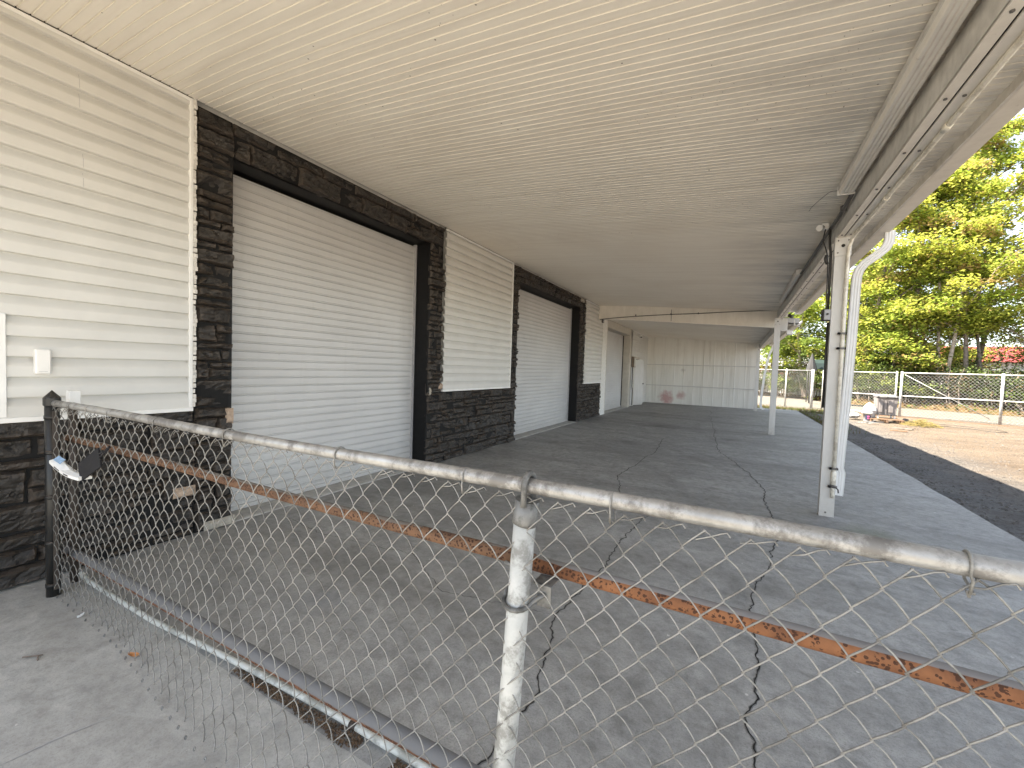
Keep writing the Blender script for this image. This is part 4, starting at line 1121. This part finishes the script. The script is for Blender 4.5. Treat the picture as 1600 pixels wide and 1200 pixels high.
for i in range(650):
    a = rr.random()*6.3; q = rr.random()**.9*.46; x = 9.85+q*math.cos(a)*1.15; y = 19.6+q*math.sin(a); h = .24*(1-q/.46)**.8
    z = -.02 + h*rr.random(); b = rr.random()*6.3; L = rr.uniform(.06,.16); dz = rr.uniform(-.03,.05)
    mb.tube([(x,y,z),(x+L*.5*math.cos(b),y+L*.5*math.sin(b),z+dz*.7+.01),(x+L*math.cos(b),y+L*math.sin(b),z+dz)], .005, 3, 0, False)
tag(mb.build('straw_heap', M['straw']), 'low heap of yellow straw on the sunlit gravel', 'straw heap')
mb = MB(); mb.tube(bendpath([(10.1,19.9,.01),(10.45,20.6,.01),(10.99,20.5,.015),(11.3,19.97,.015),(11.74,19.6,.015),(11.75,19.0,.015),(11.3,18.7,.015),(10.95,19.4,.015),(10.5,19.7,.02),(10.0,19.3,.02)], 6), .008, 6)
tag(mb.build('garden_hose', M['darkcable']), 'dark hose lying in a long loop right of the straw heap', 'hose')
mb = MB(); mb.obox((8.86,17.75,.0), (.5,-.35,.03), (.35,.5,0), (0,0,1), .26, .05, .018)
tag(mb.build('loose_plank', M['woodgrey']), 'short grey plank on the gravel in front of the straw heap', 'plank')
mb = MB(); mb.obox((8.55,16.9,-.005), (.9,-.25,0), (.25,.9,0), (0,0,1), .20, .04, .015)
tag(mb.build('loose_plank', M['wood']), 'short brown plank at the edge of the roof shadow', 'plank')
t = thing('rod_bundle', (8.3,18.8,0), 'small jumble of pale rods on the ground near the bucket', 'rods'); rr = random.Random(2)
for k in range(7):
    mb = MB()
    x = 8.05+.07*k+rr.uniform(-.03,.03); mb.tube([(x-.15,18.85+rr.uniform(-.1,.1),.0),(x+.22,18.95+rr.uniform(-.15,.1),.05+rr.random()*.05)], .010, 6); mb.build('rod', M['lidplastic'], t)
mb = MB(); mb.obox((9.75,20.9,.01), (1,-.1,0), (.1,1,0), (0,0,1), .34, .03, .02); mb.tube([(9.78,20.75,.045),(9.78,20.95,.045)], .075, 12)
tag(mb.build('caster_board', M['woodgrey']), 'dark board with a small wheel lying right of the pallet', 'board')

# ------------------------------------------------------------------ far chain link fence and gate
def far_run(root, A, B, h, posts, rails, brace=None):
    A = Vector((A[0],A[1],0)); B = Vector((B[0],B[1],0)); d = B-A; L = d.length; u = d/L
    at = lambda s, z, o=0: A + u*s + Vector((0,0,z)) + Vector((u.y,-u.x,0))*o
    mb0 = weave(lambda x: 0, 0.03, L-.03, h-.05, -.02, .12, .13, .0042, 1, lambda x, z: (0,0,0), 0)
    mb = MB(); mb.f = mb0.f; mb.m = mb0.m; mb.sm = mb0.sm
    mb.v = [tuple(at(p[0], p[2], -p[1])) for p in mb0.v]
    mb.build('mesh', M['wire_far'], root)
    for s, r in posts:
        mb = MB(); mb.tube([at(s,-.05,.03), at(s,h+.04,.03)], r, 10); mb.build('post', M['postwhite'], root)
    for z in rails:
        mb = MB(); mb.tube([at(0,z,.02), at(L,z,.02)], .026, 8); mb.build('rail', M['postwhite'], root)
    if brace:
        mb = MB(); mb.tube([at(brace[0],brace[1],.03), at(brace[2],brace[3],.03)], .012, 6); mb.build('brace_rod', M['postwhite'], root)
    return at
f1 = thing('chain_link_fence', (7.6,25.9,0), 'far silver chain link fence left of the gate, seen past the porch posts', 'fence')
far_run(f1, (3.0,27.4), (7.56,25.95), 1.93, [(.0,.035),(1.6,.03),(3.6,.035),(4.75,.06)], [1.9])
f2 = thing('chain_link_gate', (7.95,25.7,0), 'silver chain link gate between the double posts behind the grey bin', 'gate')
far_run(f2, (7.93,25.70), (10.30,24.05), 1.90, [(0,.035),(2.87,.035)], [1.88,.88,.06])
f3 = thing('chain_link_fence', (10.5,23.95,0), 'far silver chain link fence right of the gate with a diagonal brace', 'fence')
far_run(f3, (10.42,23.97), (17.6,21.5), 1.90, [(0,.045),(2.85,.045),(5.2,.035),(7.5,.045)], [1.88,.88], (.1,1.8,2.6,.15))

# picket fence, houses, awning beyond the road
pf = thing('picket_fence', (6,36.5,0), 'weathered white picket fence half covered in ivy beyond the road', 'fence')
mb = MB(); rr = random.Random(17)
A = Vector((2.0,44.6,0.25)); B = Vector((9.6,36.2,.25)); n = 62
for i in range(n):
    p = A.lerp(B, (i+.5)/n); u = (B-A).normalized(); h = 1.45+rr.uniform(-.04,.04)
    mb.obox(p+Vector((0,0,h/2)), u, (u.y,-u.x,0), (rr.uniform(-.02,.02),0,1), .062, .011, h/2)
mb.build('picket_panel', M['picket'], pf)
for z in (.45, 1.2):
    mb = MB(); mb.obox((A+B)/2+Vector((.03,.03,z)), B-A, (1,1,0), (0,0,1), (B-A).length/2, .03, .045); mb.build('rail', M['picket'], pf)
def house(name, loc, sx, sy, h, rh, wall, roof, label, nwin, rot=0):
    t = thing(name, loc, label, 'building'); t.rotation_euler.z = 0
    x, y, z = loc
    mb = MB(); mb.box(x-sx, y-sy, z-.5, x+sx, y+sy, z+h); mb.build('wall', wall, t)
    mb = MB(); e = .3
    mb.add([(x-sx-e,y-sy-e,z+h+.003),(x+sx+e,y-sy-e,z+h+.003),(x+sx+e,y+sy+e,z+h+.003),(x-sx-e,y+sy+e,z+h+.003),(x-sx-e,y,z+h+rh),(x+sx+e,y,z+h+rh)], [(0,1,5,4),(2,3,4,5),(0,4,3),(1,2,5),(0,3,2,1)], 0)
    mb.build('roof', roof, t)
    for i in range(nwin):
        wx = x-sx+2*sx*(i+.5)/nwin
        mb = MB(); mb.box(wx-.5, y-sy-.05, z+h*.35, wx+.5, y-sy-.004, z+h*.78); w = mb.build('window', M['trim'], t)
        mb = MB(); mb.box(wx-.42, y-sy-.06, z+h*.39, wx+.42, y-sy-.052, z+h*.74); mb.build('pane', M['windowdark'], w)
house('red_roofed_building', (26.3,62,0.5), 3.2, 3.5, 3.2, 1.7, M['whitewall'], M['redroof'], 'low white building with a red roof seen between the trunks', 3)
house('white_house', (20.6,63,0.5), 2.8, 3.0, 3.6, 1.5, M['whitewall'], M['roofing'], 'white house glimpsed left of the red roof behind the trees', 2)
house('terracotta_house', (8.0,52,.3), 2.4, 2.5, 2.3, .9, M['orangewall'], M['roofing'], 'small terracotta house beyond the far fence left of the near post', 2)
t = thing('garden_awning', (8.45,31,0), 'dark green awning with a closed black parasol beyond the gate', 'awning')
mb = MB(); mb.add([(7.98,30.6,2.42),(9.6,30.2,2.40),(9.6,31.4,2.66),(7.98,31.8,2.66),(7.98,30.58,2.06),(9.6,30.18,2.04)], [(0,1,2,3),(4,5,1,0)], 0); mb.add([(7.98,31.8,2.3),(9.6,31.4,2.3),(9.6,30.18,2.04),(7.98,30.58,2.06)], [(0,1,2,3)], 0); mb.build('cover', M['darkgreen'], t)
for (px, py) in ((8.0,30.62),(9.55,30.25),(8.02,31.75),(9.55,31.4)):
    mb = MB(); mb.tube([(px,py,0),(px,py,2.4)], .03, 8); mb.build('leg', M['darkcable'], t)
mb = MB(); mb.lathe((8.0,30.2,0), [(.02,0),(.02,1.9),(.30,1.95),(.24,2.2),(.13,2.6),(.03,2.95),(0,3.0)], 9, 0, False); mb.build('parasol', M['darkcable'], t)

# ------------------------------------------------------------------ trees and shrubs
def leafquad(V, F, MI, c, s, rr, mi, flat=.55):
    a = rr.random()*6.283; n = Vector((rr.uniform(-1,1)*(1-flat), rr.uniform(-1,1)*(1-flat), rr.uniform(.25,1))).normalized()
    u = Vector((math.cos(a), math.sin(a), rr.uniform(-.35,.25))); u = (u-n*u.dot(n)).normalized(); w = n.cross(u)
    b = len(V); L = s*rr.uniform(.7,1.35); W = L*rr.uniform(.45,.7)
    V.extend([tuple(c-u*L*.5), tuple(c+w*W*.5+u*L*.05), tuple(c+u*L*.5-n*L*.1), tuple(c-w*W*.5+u*L*.05)])
    F.append([b,b+1,b+2,b+3]); MI.append(mi)

def tree(kind, label, base, H, spread, seed, pal, leaves, lean=(0,0), lo=.10, bark='bark', r0=.16, stems=1, size=.19):
    rr = random.Random(seed); root = thing(kind, base, label, 'tree', 'trees beyond the road')
    B = Vector(base); tb = MB(); clumps = []
    def limb(p, d, L, r, lev):
        n = 5 if lev else 8; pts = [p]; q = p.copy(); dd = d.normalized()
        for i in range(n):
            dd = (dd + Vector((rr.uniform(-1,1), rr.uniform(-1,1), rr.uniform(-.4,.6)))*(.16 if lev else .07)).normalized()
            if lev >= 1: dd = (dd + Vector((0,0,.03))).normalized()
            q = q + dd*L/n; pts.append(q.copy())
        rad = [max(.008, r*(1-.8*i/n)) for i in range(n+1)]
        tb.tube(pts, rad, 6 if lev == 0 else (5 if lev == 1 else 4), 0, False)
        return pts
    for s in range(stems):
        off = Vector((rr.uniform(-.5,.5), rr.uniform(-.3,.3), 0)) if stems > 1 else Vector((0,0,0))
        d = Vector((lean[0]+rr.uniform(-.14,.14), lean[1]+rr.uniform(-.1,.1), 1))
        tr = limb(B+off-Vector((0,0,.3)), d, H*.92*rr.uniform(.85,1), r0*rr.uniform(.75,1), 0)
        nb = int(15 if stems == 1 else 9)
        for k in range(nb):
            f = lo + (.98-lo)*(k+rr.random())/nb; i = min(len(tr)-2, int(f*(len(tr)-1))); p = tr[i].lerp(tr[i+1], f*(len(tr)-1)-i)
            a = k*2.4+rr.random(); prof = math.sin(math.pi*min(1, .12+.88*f))**.6*(1.15-.55*f)
            L = spread*prof*rr.uniform(.7,1.15)
            d = Vector((math.cos(a), math.sin(a), rr.uniform(.12,.75)+f*.35))
            bp = limb(p, d, L, r0*.42*(1-f*.6), 1)
            for m in range(4):
                g = .3+.7*(m+rr.random())/4; ii = min(len(bp)-2, int(g*(len(bp)-1))); pp = bp[ii]
                d2 = Vector((rr.uniform(-1,1), rr.uniform(-1,1), rr.uniform(-.1,.6)))
                sp = limb(pp, d2, L*rr.uniform(.25,.45), r0*.14, 2)
                clumps += [sp[-1], sp[3]]
            clumps += [bp[-1], bp[-2], bp[3]]
    tb.build('trunk', M[bark], root)
    V, F, MI = [], [], []
    per = max(3, int(leaves*3.0/len(clumps)))
    for c in clumps:
        if rr.random() < .12: continue
        rx = rr.uniform(.5,1.15); rz = rr.uniform(.12,.34); mi = rr.choices(range(len(pal)), [p[1] for p in pal])[0]
        for _ in range(int(per*rr.uniform(.5,1.5))):
            a = rr.random()*6.283; q = math.sqrt(rr.random())
            pt = c + Vector((math.cos(a)*q*rx, math.sin(a)*q*rx, rr.gauss(0,1)*rz*.7 - .15*q*rx))
            leafquad(V, F, MI, pt, size, rr, mi if rr.random() < .8 else rr.randrange(len(pal)))
    cb = MB(); cb.v = V; cb.f = F; cb.m = MI; cb.sm = [False]*len(F)
    cb.build('crown', [M[p[0]] for p in pal], root)
YG = [('leafA',5),('leafB',4),('leafC',1),('leafD',1)]
GR = [('leafB',5),('leafA',2),('leafC',4)]
RU = [('leafD',5),('leafA',3),('leafB',2)]
T = 'spring_tree'
tree(T, 'green leafy tree left of the porch post, behind the picket fence', (6.6,41,.3), 9, 3.6, 101, GR, 6000, (.05,0), .15)
tree(T, 'bright young tree directly behind the far gate posts', (8.6,37,.4), 10, 3.4, 102, GR, 6500, (-.1,0), .12, 'barkpale')
tree(T, 'yellow green tree rising behind the grey bin', (11.3,36,.5), 16, 4.6, 103, YG, 8000, (.05,0), .10)
tree(T, 'leaning pale trunked tree right of the downspout', (10.6,39.5,.5), 17, 4.8, 104, YG, 8000, (-.12,0), .12, 'barkpale')
tree(T, 'tall yellow green tree whose crown meets the gutter', (13.4,35.5,.5), 18, 4.8, 105, YG, 9000, (.06,0), .12)
tree(T, 'twin stemmed tree left of the red roof', (14.6,33.6,.5), 16.5, 4.0, 106, YG, 8000, (.03,0), .20, 'barkpale', .15, 2)
tree(T, 'slim dark trunked tree in front of the red roof', (16.1,34.0,.5), 16.5, 3.4, 107, YG, 5500, (-.04,0), .22, 'bark', .14)
tree(T, 'dark trunked tree close right of the slim one', (16.9,34.6,.5), 12, 2.8, 108, YG, 2600, (.06,0), .3, 'bark', .13)
tree(T, 'sparse russet budded tree at the right edge', (18.9,35,.5), 14, 3.6, 109, RU, 3200, (-.03,0), .18, 'barkpale', .15, 2, .15)
tree(T, 'tall tree topping the corner of the sky', (17.5,38.5,.5), 21, 5.0, 110, YG, 8000, (.05,0), .3, 'bark', .2)
tree(T, 'russet and green tree farthest right behind the fence', (21.5,34,.5), 12, 3.8, 111, RU, 4500, (-.08,0), .2, 'barkpale')
tree(T, 'deep green tree behind the yellow ones in the middle', (12.6,44,.5), 13, 4.6, 112, GR, 7000, (0,0), .15)
tree(T, 'distant green tree behind the terracotta house', (8.5,58,.4), 12, 5.0, 113, GR, 6000, (0,0), .12)
tree(T, 'far pale green tree right of the white house', (25.5,47,.5), 13, 4.4, 114, YG, 5000, (0,0), .15, 'barkpale')

tree(T, 'low branched green tree filling the gap behind the grey bin', (14.6,46,.5), 12, 5.0, 121, GR, 7000, (0,0), .04)
tree(T, 'low branched yellow green tree behind the red roofed gap', (19.5,47,.5), 13, 5.0, 122, YG, 7000, (0,0), .05)
tree(T, 'broad green tree behind the twin stemmed tree', (16.6,42,.5), 11, 4.2, 123, YG, 6500, (0,0), .06)
tree(T, 'small leafy tree just behind the fence brace', (12.5,34.2,.4), 7.5, 2.8, 124, YG, 5000, (.05,0), .12, 'barkpale', .09)

def shrub(label, base, r, h, seed, pal, leaves, size=.12, viny=False, cat='shrub', name='shrub'):
    rr = random.Random(seed); root = thing(name, base, label, cat, 'undergrowth behind the far fence'); B = Vector(base); sb = MB(); V, F, MI = [], [], []
    for k in range(9):
        a = rr.random()*6.3; p = B + Vector((math.cos(a)*r*.3, math.sin(a)*r*.3, 0)); q = B + Vector((math.cos(a)*r*rr.uniform(.4,1.0), math.sin(a)*r*.7, h*rr.uniform(.5,1.0)))
        mid = p.lerp(q, .5)+Vector((rr.uniform(-.2,.2),rr.uniform(-.2,.2),.15)); sb.tube([p-Vector((0,0,.2)),mid,q], [.025,.017,.008], 4, 0, False)
        for e in range(5):
            c = p.lerp(q, .25+.75*(e+rr.random())/5)+Vector((rr.uniform(-.4,.4)*r,rr.uniform(-.4,.4)*r,rr.uniform(-.1,.2)*h)); mi = rr.choices(range(len(pal)), [x[1] for x in pal])[0]
            for _ in range(int(leaves*2.1)//45):
                d = Vector((rr.gauss(0,1),rr.gauss(0,1),rr.gauss(0,.5)))*.22*min(1.6, r)
                leafquad(V, F, MI, Vector((c.x+d.x, c.y+d.y, max(B.z+.02, c.z+d.z))), size, rr, mi if rr.random() < .8 else rr.randrange(len(pal)), .3)
    sb.build('stem', M['barkpale'], root)
    cb = MB(); cb.v = V; cb.f = F; cb.m = MI; cb.sm = [False]*len(F); cb.build('foliage', [M[x[0]] for x in pal], root)
U1 = [('bushC',5),('ivy',4),('bushB',3),('bushD',1)]; U2 = [('bushA',4),('bushB',4),('bushC',3)]; U3 = [('bushD',3),('bushC',4),('bushB',2),('ivy',2)]
for args in [
    ('dense ivy mound at the left end of the picket fence', (5.6,39.6,.3), 1.3, 1.8, 201, U1, 1500),
    ('ivy spilling over the middle of the picket fence', (7.3,37.6,.3), 1.1, 1.7, 202, U2, 1500),
    ('green bush just left of the gate posts', (8.6,35.6,.4), 1.2, 2.2, 203, U1, 1500),
    ('tall leafy bush behind the gate and the nearest post', (10.0,34.6,.4), 1.5, 3.4, 204, U2, 2000),
    ('bright green bush behind the grey bin', (11.4,33.8,.4), 1.3, 2.0, 205, U2, 1600),
    ('dark tangled bush right of the bright green one', (12.3,34.6,.5), 1.6, 3.6, 206, U1, 2200),
    ('low yellow green bush in the middle of the fence run', (13.1,33.0,.4), 1.1, 1.5, 207, U2, 1500),
    ('tall dark thicket left of the twin stemmed tree', (13.6,34.4,.5), 1.5, 3.2, 208, U1, 2200),
    ('tangled brown bush below the red roof', (15.1,32.4,.4), 1.3, 2.0, 209, U3, 1600),
    ('ivy mound right of the brown bush', (16.4,32.2,.4), 1.3, 2.1, 210, U1, 1700),
    ('olive thicket under the russet tree', (18.0,33.2,.5), 1.8, 3.4, 211, U3, 2600),
    ('low russet bush nearest the road at far right', (17.2,30.6,.4), 1.2, 1.5, 212, U3, 1500),
    ('wide olive bush at the far right edge', (20.0,32.0,.5), 1.9, 3.0, 213, U3, 2400),
    ('green bush behind the terracotta house gap', (9.6,40.5,.5), 1.8, 3.4, 214, U1, 2000),
    ('dark bush filling the gap left of the red roof', (15.6,37.5,.5), 1.7, 2.8, 215, U1, 2000),
    ('green bush half hidden by the far downspout', (5.2,43.6,.3), 1.8, 3.2, 216, U2, 2000)]:
    shrub(*args)

# ------------------------------------------------------------------ camera
F_PX, YAW, PITCH, ROLL = 652.54, R_(28.093), R_(-2.209), R_(1.918)
F = Vector((-math.sin(YAW)*math.cos(PITCH), math.cos(YAW)*math.cos(PITCH), math.sin(PITCH)))
Rt = Vector((math.cos(YAW), math.sin(YAW), 0)); Up = Rt.cross(F)
c, s = math.cos(ROLL), math.sin(ROLL)
Rt, Up = Rt*c + Up*s, Up*c - Rt*s
cd = bpy.data.cameras.new('camera'); cam = bpy.data.objects.new('camera', cd); col.objects.link(cam)
cd.sensor_width = 36; cd.lens = 36*F_PX/1600; cd.clip_start = .02; cd.clip_end = 2000
cam.matrix_world = Matrix(((Rt.x,Up.x,-F.x,4.048),(Rt.y,Up.y,-F.y,0),(Rt.z,Up.z,-F.z,1.53),(0,0,0,1)))
sc.camera = cam

# ------------------------------------------------------------------ light
sun_to = Vector((-.679, -.30, 1.0)).normalized()
el = math.asin(sun_to.z)
w = bpy.data.worlds.new('World'); sc.world = w; w.use_nodes = True
nt = w.node_tree; nt.nodes.clear()
sky = nt.nodes.new('ShaderNodeTexSky'); sky.sky_type = 'NISHITA'; sky.sun_disc = False
sky.sun_elevation = el; sky.sun_rotation = math.atan2(sun_to.x, sun_to.y)
sky.air_density = 1.0; sky.dust_density = .4; sky.ozone_density = 1.0
bg = nt.nodes.new('ShaderNodeBackground'); bg.inputs['Strength'].default_value = .085
wo = nt.nodes.new('ShaderNodeOutputWorld'); hs = nt.nodes.new('ShaderNodeHueSaturation'); hs.inputs['Saturation'].default_value = .5; nt.links.new(sky.outputs[0], hs.inputs['Color']); nt.links.new(hs.outputs[0], bg.inputs[0]); nt.links.new(bg.outputs[0], wo.inputs[0])
ld = bpy.data.lights.new('sun', 'SUN'); ld.energy = 5.0; ld.angle = R_(.53); ld.color = (1.0,.90,.76)
lo = bpy.data.objects.new('sun', ld); col.objects.link(lo); lo.rotation_euler = (-sun_to).to_track_quat('-Z','Y').to_euler(); lo.location = (0,0,30)

sc.view_settings.view_transform = 'Standard'; sc.view_settings.look = 'None'; sc.view_settings.gamma = 1; sc.view_settings.exposure = 2.6
sc.render.engine = 'CYCLES'
cy = sc.cycles
cy.max_bounces = 12; cy.diffuse_bounces = 8; cy.glossy_bounces = 4; cy.transmission_bounces = 6
cy.use_denoising = True
try: cy.denoiser = 'OPENIMAGEDENOISE'
except Exception: pass
cy.sample_clamp_indirect = 6
